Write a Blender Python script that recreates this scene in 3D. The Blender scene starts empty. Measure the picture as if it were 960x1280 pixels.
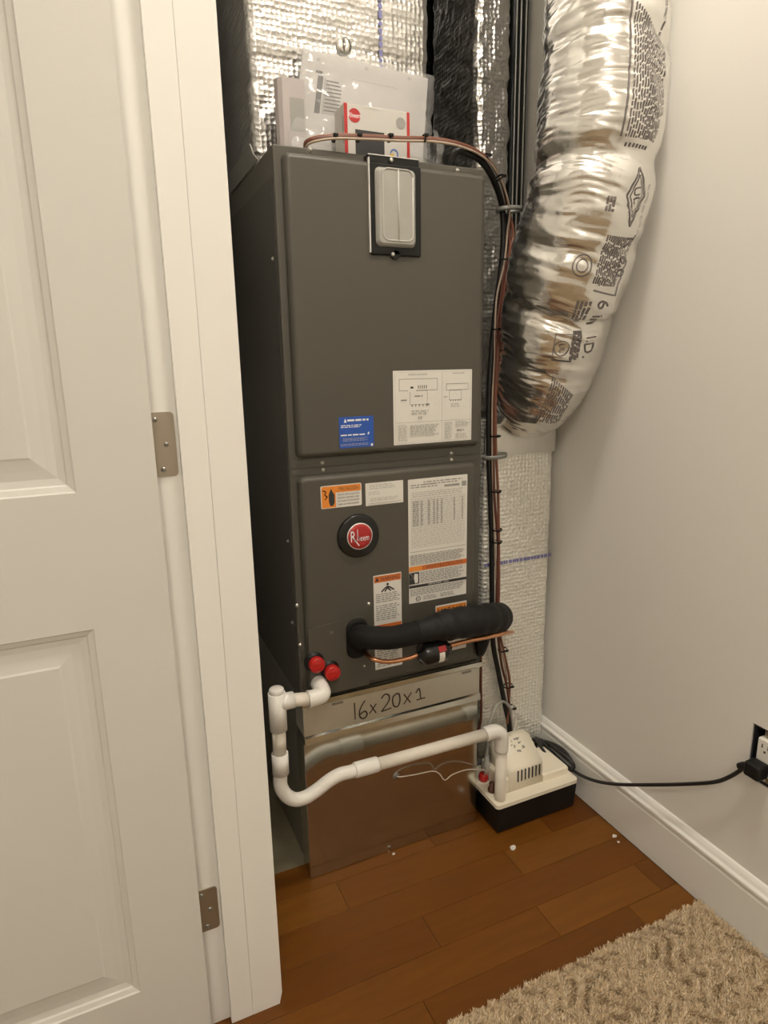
import bpy, bmesh, math, random
import numpy as np
from mathutils import Vector, Matrix, noise
random.seed(7)
PI = math.pi
S = bpy.context.scene
COL = S.collection

# ------------------------------------------------------------------ camera
CAM = np.array([-0.3377, -1.2173, 1.1526])
YAW, PITCH, ROLL, FPX = 0.4184, 0.2267, -0.0185, 798.557
def cam_basis():
    cy, sy, cp, sp = math.cos(YAW), math.sin(YAW), math.cos(PITCH), math.sin(PITCH)
    f = np.array([sy*cp, cy*cp, -sp]); r = np.array([cy, -sy, 0.0]); u = np.cross(r, f)
    cr, sr = math.cos(ROLL), math.sin(ROLL)
    return f, r*cr + u*sr, -r*sr + u*cr
FW, RT, UP = cam_basis()
def on(u, v, ax, val):
    """photo pixel -> point on the plane coordinate[ax] == val"""
    d = FW + RT*(u-480)/FPX + UP*(640-v)/FPX
    t = (val - CAM[ax]) / d[ax]
    return Vector(CAM + t*d)
cd = bpy.data.cameras.new('camera'); cam = bpy.data.objects.new('camera', cd); COL.objects.link(cam)
cd.sensor_fit = 'HORIZONTAL'; cd.sensor_width = 36.0; cd.lens = FPX/960*36.0; cd.clip_start = 0.02
M = Matrix.Identity(4)
for i in range(3):
    M[i][0], M[i][1], M[i][2], M[i][3] = RT[i], UP[i], -FW[i], CAM[i]
cam.matrix_world = M
S.camera = cam

# ------------------------------------------------------------------ world, exposure
w = bpy.data.worlds.new('world'); S.world = w; w.use_nodes = True
w.node_tree.nodes['Background'].inputs[0].default_value = (1.0, 0.9, 0.78, 1)
w.node_tree.nodes['Background'].inputs[1].default_value = 0.02
S.view_settings.view_transform = 'Standard'; S.view_settings.look = 'None'
S.view_settings.gamma = 1.0; S.view_settings.use_curve_mapping = False
S.view_settings.exposure = 0.12
LAMP_MAIN, LAMP_FILL = 126.0, 56.0
LAMP_COL = (1.0, 0.91, 0.79)

# ------------------------------------------------------------------ materials
MATS = {}
def mat(name, col, rough=0.5, metal=0.0, bump=None, emit=None, alpha=1.0, trans=0.0, spec=0.5, var=None, coat=0.0):
    """bump: list of (kind, scale, strength[, (sx,sy,sz)]); var: (scale, amount, (sx,sy,sz)) colour variation"""
    m = bpy.data.materials.new(name); m.use_nodes = True; MATS[name] = m
    nt = m.node_tree; b = nt.nodes['Principled BSDF']; L = nt.links.new
    b.inputs['Base Color'].default_value = (*col, 1); b.inputs['Roughness'].default_value = rough
    b.inputs['Metallic'].default_value = metal; b.inputs['Alpha'].default_value = alpha
    b.inputs['Transmission Weight'].default_value = trans; b.inputs['Specular IOR Level'].default_value = spec
    b.inputs['Coat Weight'].default_value = coat
    if emit: b.inputs['Emission Color'].default_value = (*emit[0], 1); b.inputs['Emission Strength'].default_value = emit[1]
    tc = nt.nodes.new('ShaderNodeTexCoord')
    def mapped(sc):
        if sc is None: return tc.outputs['Object']
        mp = nt.nodes.new('ShaderNodeMapping'); mp.inputs['Scale'].default_value = sc
        L(tc.outputs['Object'], mp.inputs['Vector']); return mp.outputs['Vector']
    if var:
        n = nt.nodes.new('ShaderNodeTexNoise'); n.inputs['Scale'].default_value = var[0]; n.inputs['Detail'].default_value = 5
        L(mapped(var[2] if len(var) > 2 else None), n.inputs['Vector'])
        mx = nt.nodes.new('ShaderNodeMix'); mx.data_type = 'RGBA'; a = var[1]
        mx.inputs[6].default_value = (*[c*(1-a) for c in col], 1); mx.inputs[7].default_value = (*[min(1, c*(1+a)) for c in col], 1)
        L(n.outputs['Fac'], mx.inputs[0]); L(mx.outputs[2], b.inputs['Base Color'])
    prev = None
    for bp in (bump or []):
        kind, sc, st = bp[:3]
        v = mapped(bp[3] if len(bp) > 3 else None)
        if kind == 'noise':
            n = nt.nodes.new('ShaderNodeTexNoise'); n.inputs['Scale'].default_value = sc; n.inputs['Detail'].default_value = 4; out = n.outputs['Fac']
        else:
            n = nt.nodes.new('ShaderNodeTexVoronoi'); n.feature = 'SMOOTH_F1'; n.inputs['Scale'].default_value = sc
            n.inputs['Smoothness'].default_value = 0.3; n.inputs['Randomness'].default_value = 0.35; out = n.outputs['Distance']
        L(v, n.inputs['Vector'])
        bn = nt.nodes.new('ShaderNodeBump'); bn.inputs['Strength'].default_value = st; bn.inputs['Distance'].default_value = 0.002 if kind == 'noise' else 0.0036
        L(out, bn.inputs['Height'])
        if prev: L(prev, bn.inputs['Normal'])
        prev = bn.outputs['Normal']
    if prev: L(prev, b.inputs['Normal'])
    return m
mat('wall', (0.79, 0.77, 0.725), 0.75, bump=[('noise', 90, 0.04)])
mat('ceiling_white', (0.82, 0.80, 0.76), 0.85)
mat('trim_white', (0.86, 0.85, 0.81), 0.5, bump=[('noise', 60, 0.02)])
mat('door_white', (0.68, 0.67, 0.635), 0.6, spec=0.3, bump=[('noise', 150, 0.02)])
mat('satin_nickel', (0.42, 0.37, 0.30), 0.42, 0.9)
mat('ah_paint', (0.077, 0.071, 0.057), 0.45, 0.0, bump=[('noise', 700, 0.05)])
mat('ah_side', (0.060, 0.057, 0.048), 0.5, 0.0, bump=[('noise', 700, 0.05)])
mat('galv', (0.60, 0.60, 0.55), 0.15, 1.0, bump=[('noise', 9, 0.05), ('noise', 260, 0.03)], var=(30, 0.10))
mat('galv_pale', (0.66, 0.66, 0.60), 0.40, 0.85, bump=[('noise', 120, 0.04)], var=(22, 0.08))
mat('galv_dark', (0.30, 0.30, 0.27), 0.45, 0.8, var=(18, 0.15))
mat('black_plastic', (0.009, 0.009, 0.009), 0.45, spec=0.3)
mat('black_rubber', (0.010, 0.0095, 0.009), 0.8, spec=0.25, bump=[('noise', 300, 0.15)])
mat('black_tape', (0.009, 0.009, 0.009), 0.6, spec=0.3, bump=[('noise', 60, 0.25, (6, 1, 1))])
mat('black_gloss', (0.010, 0.010, 0.010), 0.22)
mat('frost', (0.36, 0.355, 0.32), 0.35, bump=[('noise', 40, 0.12)], var=(25, 0.12))
mat('frost_rib', (0.52, 0.51, 0.47), 0.3)
mat('screw_metal', (0.55, 0.54, 0.50), 0.35, 0.9)
mat('paper', (0.72, 0.70, 0.65), 0.6)
mat('manual_paper', (0.40, 0.385, 0.365), 0.6)
mat('carton_white', (0.54, 0.52, 0.485), 0.5)
mat('paper_grey', (0.27, 0.265, 0.25), 0.6)
mat('paper_pink', (0.42, 0.375, 0.365), 0.6)
mat('ink', (0.03, 0.03, 0.03), 0.6)
mat('ink_grey', (0.30, 0.295, 0.27), 0.6)
mat('ink_light', (0.50, 0.49, 0.45), 0.6)
mat('orange', (0.78, 0.26, 0.035), 0.45)
mat('orange_dark', (0.58, 0.15, 0.03), 0.45)
mat('blue_label', (0.02, 0.09, 0.42), 0.4)
mat('white_print', (0.82, 0.84, 0.88), 0.5)
mat('red_print', (0.42, 0.025, 0.025), 0.4)
mat('red_cap', (0.48, 0.016, 0.014), 0.32)
mat('white_metal', (0.80, 0.79, 0.77), 0.25, 0.3)
mat('copper', (0.80, 0.40, 0.22), 0.28, 1.0, bump=[('noise', 90, 0.05)], var=(30, 0.2))
mat('pvc', (0.82, 0.80, 0.75), 0.33)
mat('pvc_pipe', (0.76, 0.71, 0.62), 0.38, var=(40, 0.08))
mat('pump_white', (0.86, 0.80, 0.66), 0.38)
mat('marker', (0.06, 0.045, 0.03), 0.6)
mat('wire_brown', (0.11, 0.036, 0.022), 0.4)
mat('wire_red', (0.20, 0.075, 0.045), 0.4)
mat('wire_white', (0.72, 0.68, 0.60), 0.45)
mat('wire_black', (0.014, 0.013, 0.013), 0.4)
mat('wire_cream', (0.42, 0.33, 0.25), 0.45)
mat('film_edge', (0.20, 0.20, 0.185), 0.3)
mat('strap_grey', (0.22, 0.22, 0.20), 0.4)
mat('vinyl', (0.62, 0.62, 0.58), 0.2, alpha=0.45)
mat('foil_bubble', (0.54, 0.53, 0.51), 0.30, 0.95, bump=[('voronoi', 95, 0.75), ('noise', 14, 0.25)])
mat('foil_bubble_matte', (0.88, 0.87, 0.81), 0.42, 0.6, bump=[('voronoi', 95, 0.9), ('noise', 14, 0.3)])
mat('foil_flex', (0.82, 0.81, 0.78), 0.21, 0.95, bump=[('noise', 30, 0.3), ('noise', 110, 0.14)])
mat('foil_tape', (0.80, 0.79, 0.75), 0.28, 1.0, bump=[('noise', 60, 0.3)])
mat('blue_ink', (0.19, 0.19, 0.40), 0.5)
mat('flex_ink', (0.20, 0.18, 0.175), 0.45, 0.3)
mat('bag', (0.70, 0.69, 0.68), 0.10, alpha=0.20, bump=[('noise', 30, 1.0)])
mat('carpet_base', (0.34, 0.26, 0.17), 0.95, bump=[('noise', 260, 1.0)])
mat('carpet_a', (0.78, 0.62, 0.41), 0.95)
mat('carpet_b', (0.64, 0.49, 0.31), 0.95)
mat('carpet_c', (0.88, 0.76, 0.57), 0.95)
mat('subfloor', (0.22, 0.19, 0.12), 0.85, var=(12, 0.2))
mat('box_dark', (0.02, 0.02, 0.025), 0.6)
mat('receptacle', (0.84, 0.82, 0.76), 0.3)
mat('rainbow_b', (0.05, 0.15, 0.45), 0.4); mat('rainbow_y', (0.65, 0.42, 0.05), 0.4)
mat('lamp_glow', (0.9, 0.88, 0.82), 0.4, emit=(LAMP_COL, LAMP_MAIN))
mat('fill_glow', (0.9, 0.88, 0.82), 0.4, emit=(LAMP_COL, LAMP_FILL))
# black stretch film with slanted streaks
def film(name, ang):
    m = mat(name, (0.008, 0.009, 0.009), 0.30, spec=0.22)
    nt = m.node_tree; b = nt.nodes['Principled BSDF']; L = nt.links.new
    tc = nt.nodes.new('ShaderNodeTexCoord'); mp = nt.nodes.new('ShaderNodeMapping')
    mp.inputs['Rotation'].default_value = (0, ang, 0); mp2 = nt.nodes.new('ShaderNodeMapping'); mp2.inputs['Scale'].default_value = (1.2, 1.2, 110)
    L(tc.outputs['Object'], mp.inputs['Vector']); L(mp.outputs['Vector'], mp2.inputs['Vector'])
    n = nt.nodes.new('ShaderNodeTexNoise'); n.inputs['Scale'].default_value = 1.0; n.inputs['Detail'].default_value = 2
    L(mp2.outputs['Vector'], n.inputs['Vector'])
    bn = nt.nodes.new('ShaderNodeBump'); bn.inputs['Strength'].default_value = 0.7; bn.inputs['Distance'].default_value = 0.004
    L(n.outputs['Fac'], bn.inputs['Height']); L(bn.outputs['Normal'], b.inputs['Normal'])
mat('film_gloss', (0.006, 0.007, 0.007), 0.14, spec=0.38)
film('film_upright', math.radians(88))
# plank woods
WOOD = []
for i, c in enumerate([(0.150, 0.053, 0.0060), (0.130, 0.044, 0.0048), (0.172, 0.064, 0.0080), (0.142, 0.049, 0.0055), (0.118, 0.038, 0.0042)]):
    WOOD.append(mat('wood_%d' % i, c, 0.40, bump=[('noise', 30, 0.04, (1, 14, 1))], var=(7, 0.22, (1.2, 9, 1)), spec=0.28))

# ------------------------------------------------------------------ mesh helpers
class MB:
    def __init__(s): s.v = []; s.f = []; s.m = []; s.sm = []; s.wn = False
    def add(s, vs, fs, mi=0, smooth=False):
        o = len(s.v); s.v += [tuple(p) for p in vs]
        for f in fs: s.f.append([i+o for i in f]); s.m.append(mi); s.sm.append(smooth)
        return s
    def box(s, x0, x1, y0, y1, z0, z1, bev=0.0, seg=2, mi=0, mtx=None):
        bm = bmesh.new(); bmesh.ops.create_cube(bm, size=1)
        for v in bm.verts: v.co = Vector(((x0+x1)/2+v.co.x*(x1-x0), (y0+y1)/2+v.co.y*(y1-y0), (z0+z1)/2+v.co.z*(z1-z0)))
        if bev: bmesh.ops.bevel(bm, geom=bm.edges[:], offset=bev, segments=seg, affect='EDGES', profile=0.5)
        bm.verts.index_update()
        vs = [(mtx @ v.co if mtx else v.co.copy()) for v in bm.verts]
        s.wn = s.wn or bool(bev)
        s.add(vs, [[v.index for v in f.verts] for f in bm.faces], mi, bool(bev)); bm.free(); return s
    def prism(s, poly, a0, a1, ax, mi=0, smooth=False):
        """poly in the two other axes (cyclic order x,y,z without ax), extruded a0..a1 along ax"""
        n = len(poly); vs = []
        for a in (a0, a1):
            for p, q in poly:
                vs.append({0: (a, p, q), 1: (p, a, q), 2: (p, q, a)}[ax])
        fs = [list(range(n))[::-1], list(range(n, 2*n))] + [[i, (i+1) % n, n+(i+1) % n, n+i] for i in range(n)]
        return s.add(vs, fs, mi, smooth)
    def tube(s, path, r, seg=14, caps=True, mi=0, up=None):
        path = [Vector(p) for p in path]; n = len(path)
        rad = [r]*n if not hasattr(r, '__len__') else r
        t = [(path[min(i+1, n-1)]-path[max(i-1, 0)]).normalized() for i in range(n)]
        a = Vector(up) if up else (Vector((0, 0, 1)) if abs(t[0].z) < 0.9 else Vector((1, 0, 0)))
        nrm = (a - t[0]*a.dot(t[0])).normalized(); vs = []
        for i in range(n):
            nrm = (nrm - t[i]*nrm.dot(t[i])).normalized(); bi = t[i].cross(nrm)
            for k in range(seg):
                an = 2*PI*k/seg; vs.append(path[i]+(nrm*math.cos(an)+bi*math.sin(an))*rad[i])
        fs = [[i*seg+k, i*seg+(k+1) % seg, (i+1)*seg+(k+1) % seg, (i+1)*seg+k] for i in range(n-1) for k in range(seg)]
        s.add(vs, fs, mi, True)
        if caps:
            o = len(s.v)-len(vs)
            s.f += [[o+k for k in range(seg)][::-1], [o+(n-1)*seg+k for k in range(seg)]]; s.m += [mi, mi]; s.sm += [False, False]
        return s
    def lathe(s, c, axis, prof, seg=28, mi=0, caps=True):
        """prof: (distance along axis, radius)"""
        ax = Vector(axis).normalized(); return s.tube([Vector(c)+ax*d for d, _ in prof], [max(1e-5, q) for _, q in prof], seg, caps, mi, up=None)
    def quad(s, a, b, c, d, mi=0): return s.add([a, b, c, d], [[0, 1, 2, 3]], mi)
    def grid(s, fn, nu, nv, closed_v=False, mi=0):
        vs = [fn(i/nu, j/nv) for i in range(nu+1) for j in range(nv if closed_v else nv+1)]
        m = nv if closed_v else nv+1
        fs = [[i*m+j, i*m+(j+1) % m, (i+1)*m+(j+1) % m, (i+1)*m+j] for i in range(nu) for j in range(nv)]
        return s.add(vs, fs, mi, True)
    def fix(s):
        return s
ORIG = {}
def build(name, mb, mats, origin=(0, 0, 0), parent=None):
    o3 = Vector(origin)
    me = bpy.data.meshes.new(name)
    me.from_pydata([tuple(Vector(v)-o3) for v in mb.v], [], mb.f)
    for m in (mats if isinstance(mats, (list, tuple)) else [mats]): me.materials.append(MATS[m] if isinstance(m, str) else m)
    me.polygons.foreach_set('material_index', mb.m); me.polygons.foreach_set('use_smooth', mb.sm)
    bm = bmesh.new(); bm.from_mesh(me); bmesh.ops.recalc_face_normals(bm, faces=bm.faces[:]); bm.to_mesh(me); bm.free()
    me.update()
    o = bpy.data.objects.new(name, me); COL.objects.link(o)
    if mb.wn: o.modifiers.new('weighted_normal', 'WEIGHTED_NORMAL').keep_sharp = True
    if parent is None: o.location = o3
    else: o.parent = parent
    return o
def thing(name, label, cat, loc=(0, 0, 0), group=None, kind=None):
    o = bpy.data.objects.new(name, None); COL.objects.link(o); o.location = loc; o.empty_display_size = 0.05
    ORIG[o.name] = Vector(loc); tag(o, label, cat, group, kind); return o
def tag(o, label, cat, group=None, kind=None):
    if label: o['label'] = label
    if cat: o['category'] = cat
    if group: o['group'] = group
    if kind: o['kind'] = kind
    return o
def root_of(o):
    while o.parent: o = o.parent
    return o
def part(name, mb, mats, parent, label=None):
    o = build(name, mb, mats, ORIG[root_of(parent).name], parent)
    if label: o['label'] = label
    return o
def single(name, mb, mats, label, cat, group=None, kind=None):
    a = np.array(mb.v); org = ((a[:, 0].min()+a[:, 0].max())/2, (a[:, 1].min()+a[:, 1].max())/2, a[:, 2].min())
    o = build(name, mb, mats, org); ORIG[o.name] = Vector(org); tag(o, label, cat, group, kind); return o
def struct(name, mb, mats, label=None):
    o = single(name, mb, mats, label, None, None, 'structure'); return o
def spline(pts, n=8):
    P = [Vector(p) for p in pts]; out = []
    for i in range(len(P)-1):
        p0, p1, p2, p3 = P[max(i-1, 0)], P[i], P[i+1], P[min(i+2, len(P)-1)]
        for k in range(n):
            t = k/n
            out.append(0.5*((2*p1)+(p2-p0)*t+(2*p0-5*p1+4*p2-p3)*t*t+(3*p1-p0-3*p2+p3)*t**3))
    out.append(P[-1]); return out
def text_geo(txt, size, align='LEFT'):
    c = bpy.data.curves.new('t', 'FONT'); c.body = txt; c.size = size; c.align_x = align; c.align_y = 'CENTER'; c.resolution_u = 2
    o = bpy.data.objects.new('t', c); COL.objects.link(o); bpy.context.view_layer.update()
    me = bpy.data.meshes.new_from_object(o.evaluated_get(bpy.context.evaluated_depsgraph_get()))
    vs = [v.co.copy() for v in me.vertices]; fs = [list(p.vertices) for p in me.polygons]
    bpy.data.objects.remove(o); bpy.data.curves.remove(c); bpy.data.meshes.remove(me); return vs, fs
def screw_at(p, nrm, parent, r=0.0034, name='screw'):
    mb = MB(); n = Vector(nrm); mb.lathe(Vector(p)-n*0.0008, n, [(0, r*1.25), (0.001, r*1.25), (0.0011, r*0.85), (0.0034, r*0.8), (0.004, r*0.5)], 10)
    return part(name, mb, 'screw_metal', parent)

# ------------------------------------------------------------------ room shell
XW = 0.763            # right wall
YB = 0.80             # back wall
CZ = 2.80             # ceiling
XL, YN = -2.3, -3.0
mb = MB()             # right wall with the cut-out for the receptacle
oy0, oy1, oz0, oz1 = -0.565, -0.488, 0.345, 0.462
for a in ((YN, oy0, 0, CZ), (oy1, YB, 0, CZ), (oy0, oy1, 0, oz0), (oy0, oy1, oz1, CZ)):
    mb.box(XW, XW+0.1, a[0], a[1], a[2], a[3])
struct('wall_right', mb, 'wall')
struct('wall_back', MB().box(-0.155, XW, YB, YB+0.1, 0, CZ), 'wall')
struct('wall_left', MB().box(-0.258, -0.155, -0.232, YB, 0, CZ), 'wall')
struct('wall_behind_door', MB().box(XL, -0.258, -0.20, -0.10, 0, CZ), 'wall')
struct('wall_far_side', MB().box(XL-0.1, XL, YN, -0.10, 0, CZ), 'wall')
struct('wall_near', MB().box(XL, XW, YN-0.1, YN, 0, CZ), 'wall')
struct('ceiling', MB().box(XL, XW, YN, YB, CZ, CZ+0.1), 'ceiling_white')
struct('subfloor', MB().box(-0.155, XW, 0.047, YB, -0.05, -0.004), 'subfloor')

# hardwood: planks along X, 83 mm wide
fl = thing('floor', None, None, (0, -0.2, -0.02), None, 'structure')
part('underlay', MB().box(XL, XW, -0.44, 0.0465, -0.05, -0.0125), 'box_dark', fl)
rows = [0.047-0.0833*k for k in range(7)]
cuts = [[0.31, -0.62], [0.05, 0.60, -0.75], [0.45, -0.30], [0.185, -0.5], [0.42, -0.25, 0.70], [0.60, 0.10, -0.6]]
wi = [0, 1, 2, 0, 4, 1, 3, 2, 0, 1, 3, 4, 0, 2, 1, 3]
k = 0
for i in range(6):
    y1, y0 = rows[i]-0.0003, rows[i+1]+0.0003
    if i == 5: y0 = -0.446
    xs = sorted([(XL if y0 < -0.2 else -0.155)]+[c for c in cuts[i] if c > (XL if y0 < -0.2 else -0.155)]+[XW-0.016])
    if y1 > -0.2 and y0 < -0.2: xs[0] = -0.155
    for a, b in zip(xs[:-1], xs[1:]):
        part('plank', MB().box(a+0.0003, b-0.0003, y0, y1, -0.0123, random.uniform(-0.0005, 0.0), 0.0007, 1), WOOD[wi[k % len(wi)] % 5], fl); k += 1

# baseboards
def base_profile(mb, y0, y1):
    pr = [(0, 0), (-0.015, 0), (-0.015, 0.108), (-0.0135, 0.112), (-0.0135, 0.118), (-0.017, 0.122), (-0.0165, 0.127), (-0.011, 0.131), (-0.008, 0.138), (-0.0045, 0.143), (0, 0.145)]
    return mb.prism([(XW+x, z) for x, z in pr], y0, y1, 1)
mb = MB(); pr_y = (YN, YB); base_profile(mb, *pr_y); struct('baseboard_right', mb, 'trim_white')
struct('baseboard_back', MB().box(-0.155, XW-0.018, YB-0.014, YB, -0.004, 0.14, 0.003), 'trim_white')

# carpet: backing plus pile
mb = MB().box(XL, XW-0.016, YN, -0.438, -0.012, 0.004)
carpet = thing('carpet', 'beige shag carpet ending in a straight edge at the hardwood boards', 'carpet', (0, -0.7, 0), None, 'stuff')
part('backing', mb, 'carpet_base', carpet)['kind'] = 'stuff'
rng = np.random.default_rng(3)
def pile(n, x0, x1, y0, y1, hs, ws):
    v = np.zeros((n, 6, 3)); x = rng.uniform(x0, x1, n); y = y1-(y1-y0)*rng.uniform(0, 1, n)
    h = hs*rng.uniform(0.6, 1.15, n); a = rng.uniform(0, 2*PI, n); wd = ws*rng.uniform(0.6, 1.3, n)
    cl = np.sin(x*95+np.sin(y*70)*2)*np.cos(y*88+np.sin(x*60)*2)        # tufts lean together
    la = cl*3+rng.normal(0, 0.7, n); ln = 0.007*rng.uniform(0.2, 1.2, n)
    for j, (t, f) in enumerate(((0, 1), (0.55, 0.9), (1, 0.35))):
        cx = x+np.cos(la)*ln*t*t; cy = y+np.sin(la)*ln*t*t
        for q, sg in enumerate((-1, 1)):
            v[:, j*2+q, 0] = cx+np.cos(a)*wd*f*sg/2; v[:, j*2+q, 1] = cy+np.sin(a)*wd*f*sg/2; v[:, j*2+q, 2] = 0.002+h*t
    b = np.arange(n)[:, None]*6
    F = np.concatenate([b+np.array([0, 1, 3, 2]), b+np.array([2, 3, 5, 4])], 1).reshape(-1, 4)
    return v.reshape(-1, 3), F
for nm, args in (('pile', (170000, -0.15, XW-0.020, -0.78, -0.432, 0.0105, 0.0024)), ('pile', (40000, -1.3, XW-0.020, -1.7, -0.78, 0.014, 0.006)), ('pile', (16000, -1.3, -0.15, -0.78, -0.432, 0.014, 0.006))):
    V, F = pile(*args); me = bpy.data.meshes.new(nm); me.from_pydata((V-np.array([0, -0.7, 0])).tolist(), [], F.tolist())
    for q in ('carpet_a', 'carpet_b', 'carpet_c'): me.materials.append(MATS[q])
    mi = np.repeat(rng.choice([0, 0, 1, 1, 2], len(F)//2), 2); me.polygons.foreach_set('material_index', mi.astype(np.int32)); me.polygons.foreach_set('use_smooth', np.ones(len(F), bool))
    o = bpy.data.objects.new(nm, me); COL.objects.link(o); o.parent = carpet; o['kind'] = 'stuff'

# ceiling lamps: the main one, and an unseen one added for fill light
def ceiling_lamp(x, y, r, glow, label):
    t = thing('ceiling_lamp', label, 'lamp', (x, y, CZ-0.10))
    part('base', MB().lathe((x, y, CZ-0.022), (0, 0, 1), [(0, r*1.08), (0.004, r*1.12), (0.022, r*1.12)], 40), 'satin_nickel', t)
    part('diffuser', MB().lathe((x, y, CZ-0.10), (0, 0, 1), [(0, 0.004), (0.004, r*0.35), (0.012, r*0.6), (0.028, r*0.84), (0.05, r*0.96), (0.078, r)], 40), glow, t)
ceiling_lamp(0.20, -0.68, 0.11, 'lamp_glow', 'round flush ceiling lamp over the hardwood strip')
ceiling_lamp(-0.75, -2.45, 0.20, 'fill_glow', 'unseen round fill lamp added on the ceiling over the carpeted room')

# ------------------------------------------------------------------ door frame and door
YJ = -0.249
tr = thing('trim_1', None, None, (-0.2, YJ, 0), None, 'structure')
part('jamb_board', MB().box(-0.272, -0.150, YJ, -0.232, 0.0, 2.08, 0.0015), 'trim_white', tr)
part('door_stop', MB().box(-0.2315, -0.1925, YJ-0.0135, YJ, 0.0, 2.08, 0.0012), 'trim_white', tr)
part('casing', MB().prism([(-0.1922, 0.0), (-0.1922, 2.1), (-0.1385, 2.1), (-0.1375, 2.097), (-0.1375, 0.024), (-0.1425, 0.003), (-0.1425, 0.0)], YJ-0.0130, -0.17, 1), 'trim_white', tr)
for z0, z1 in ((1.000, 1.0925), (0.2035, 0.2870)):
    mb = MB(); zc = (z0+z1)/2; rr = 0.006; P = []
    for cx, cz, a0 in ((-0.2355-rr, z1-rr, 0), (-0.2355-rr, z0+rr, -90)):
        P.append([(cx+rr*math.cos(math.radians(a0+90-a*18)), cz+rr*math.sin(math.radians(a0+90-a*18))) for a in range(6)])
    poly = [(-0.274, z1)]+P[0]+P[1]+[(-0.274, z0)]
    mb.prism(poly, YJ-0.0022, YJ+0.001, 1)
    mb.tube([(-0.2745, YJ-0.006, z0), (-0.2745, YJ-0.006, z1)], 0.0055, 12)
    h = part('hinge', mb, 'satin_nickel', tr, 'satin nickel hinge leaf')
    for dx, dz in ((-0.2615, 0.036), (-0.249, 0.0), (-0.256, -0.036)):
        part('screw', MB().lathe((dx, YJ-0.0018, zc+dz*(z1-z0)/0.0925), (0, -1, 0), [(0, 0.0038), (0.0006, 0.0038), (0.0007, 0.0022), (0.0005, 0.001)], 12), 'screw_metal', h)

DY = -0.290           # visible face of the open door leaf
DX1, DX0 = -0.2685, -1.03
dr = thing('door_1', None, None, (-0.65, DY, 0.012), None, 'structure')
pz = [(0.172, 0.800), (0.994, 1.91)]; px0, px1 = DX0+0.105, -0.3715
mb = MB()
def fbox(x0, x1, z0, z1): mb.box(x0, x1, DY, DY+0.034, z0, z1)
fbox(px1, DX1, 0.012, 2.04); fbox(DX0, px0, 0.012, 2.04)
for z0, z1 in ((0.012, pz[0][0]), (pz[0][1], pz[1][0]), (pz[1][1], 2.04)): fbox(px0, px1, z0, z1)
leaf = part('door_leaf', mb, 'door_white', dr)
for z0, z1 in pz:
    # sticking: stepped ogee profile running round the opening, then a raised field
    steps = [(0.0, 0.0), (0.002, 0.002), (0.009, 0.0045), (0.011, 0.0070), (0.020, 0.0085), (0.032, 0.0075), (0.047, 0.0052), (0.050, 0.0038)]
    mb = MB(); rings = []
    for off, dep in steps:
        rings.append([(px0+off, DY+dep, z0+off), (px1-off, DY+dep, z0+off), (px1-off, DY+dep, z1-off), (px0+off, DY+dep, z1-off)])
    for a, b in zip(rings[:-1], rings[1:]):
        for i in range(4): mb.quad(a[i], a[(i+1) % 4], b[(i+1) % 4], b[i])
    mb.quad(*rings[-1]); bk = [(x, DY+0.030, z) for x, _, z in rings[0]]; mb.quad(*bk)
    for i in range(4): mb.quad(rings[0][i], rings[0][(i+1) % 4], bk[(i+1) % 4], bk[i])
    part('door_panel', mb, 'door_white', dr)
# knob pair far along the leaf, out of the frame
part('door_knob', MB().lathe((DX0+0.07, DY, 0.93), (0, -1, 0), [(0, 0.028), (0.006, 0.028), (0.008, 0.011), (0.035, 0.011), (0.042, 0.024), (0.056, 0.027), (0.066, 0.020), (0.068, 0.004)], 24), 'satin_nickel', dr)

# ------------------------------------------------------------------ return box under the unit
W, HB, H = 0.445, 0.4515, 1.538
rb = thing('filter_base_box', 'galvanised sheet metal filter base box marked 16 x 20 x 1 under the grey cabinet', 'base box', (W/2, 0.27, -0.004))
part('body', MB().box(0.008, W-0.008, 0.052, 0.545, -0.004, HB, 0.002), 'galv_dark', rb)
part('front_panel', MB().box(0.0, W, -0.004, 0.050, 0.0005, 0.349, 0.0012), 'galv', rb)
mb = MB().box(0.0, W, -0.010, 0.050, 0.368, 0.4365, 0.0012)
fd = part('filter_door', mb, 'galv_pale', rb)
part('door_hem', MB().prism([(-0.010, 0.368), (-0.0145, 0.365), (-0.0165, 0.3525), (-0.013, 0.3495), (0.04, 0.3495), (0.04, 0.368)], 0.0, W, 0), 'galv', fd)
part('top_rail', MB().prism([(0.05, 0.4365), (-0.012, 0.4365), (-0.0145, 0.440), (-0.0145, 0.4505), (-0.011, 0.4512), (0.05, 0.4512)], -0.002, W+0.004, 0), 'galv', rb)
for x in (0.066, 0.395):
    part('slot', MB().box(x, x+0.026, -0.0106, -0.0096, 0.4275, 0.4335, 0.0004), 'galv_dark', fd)
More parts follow.
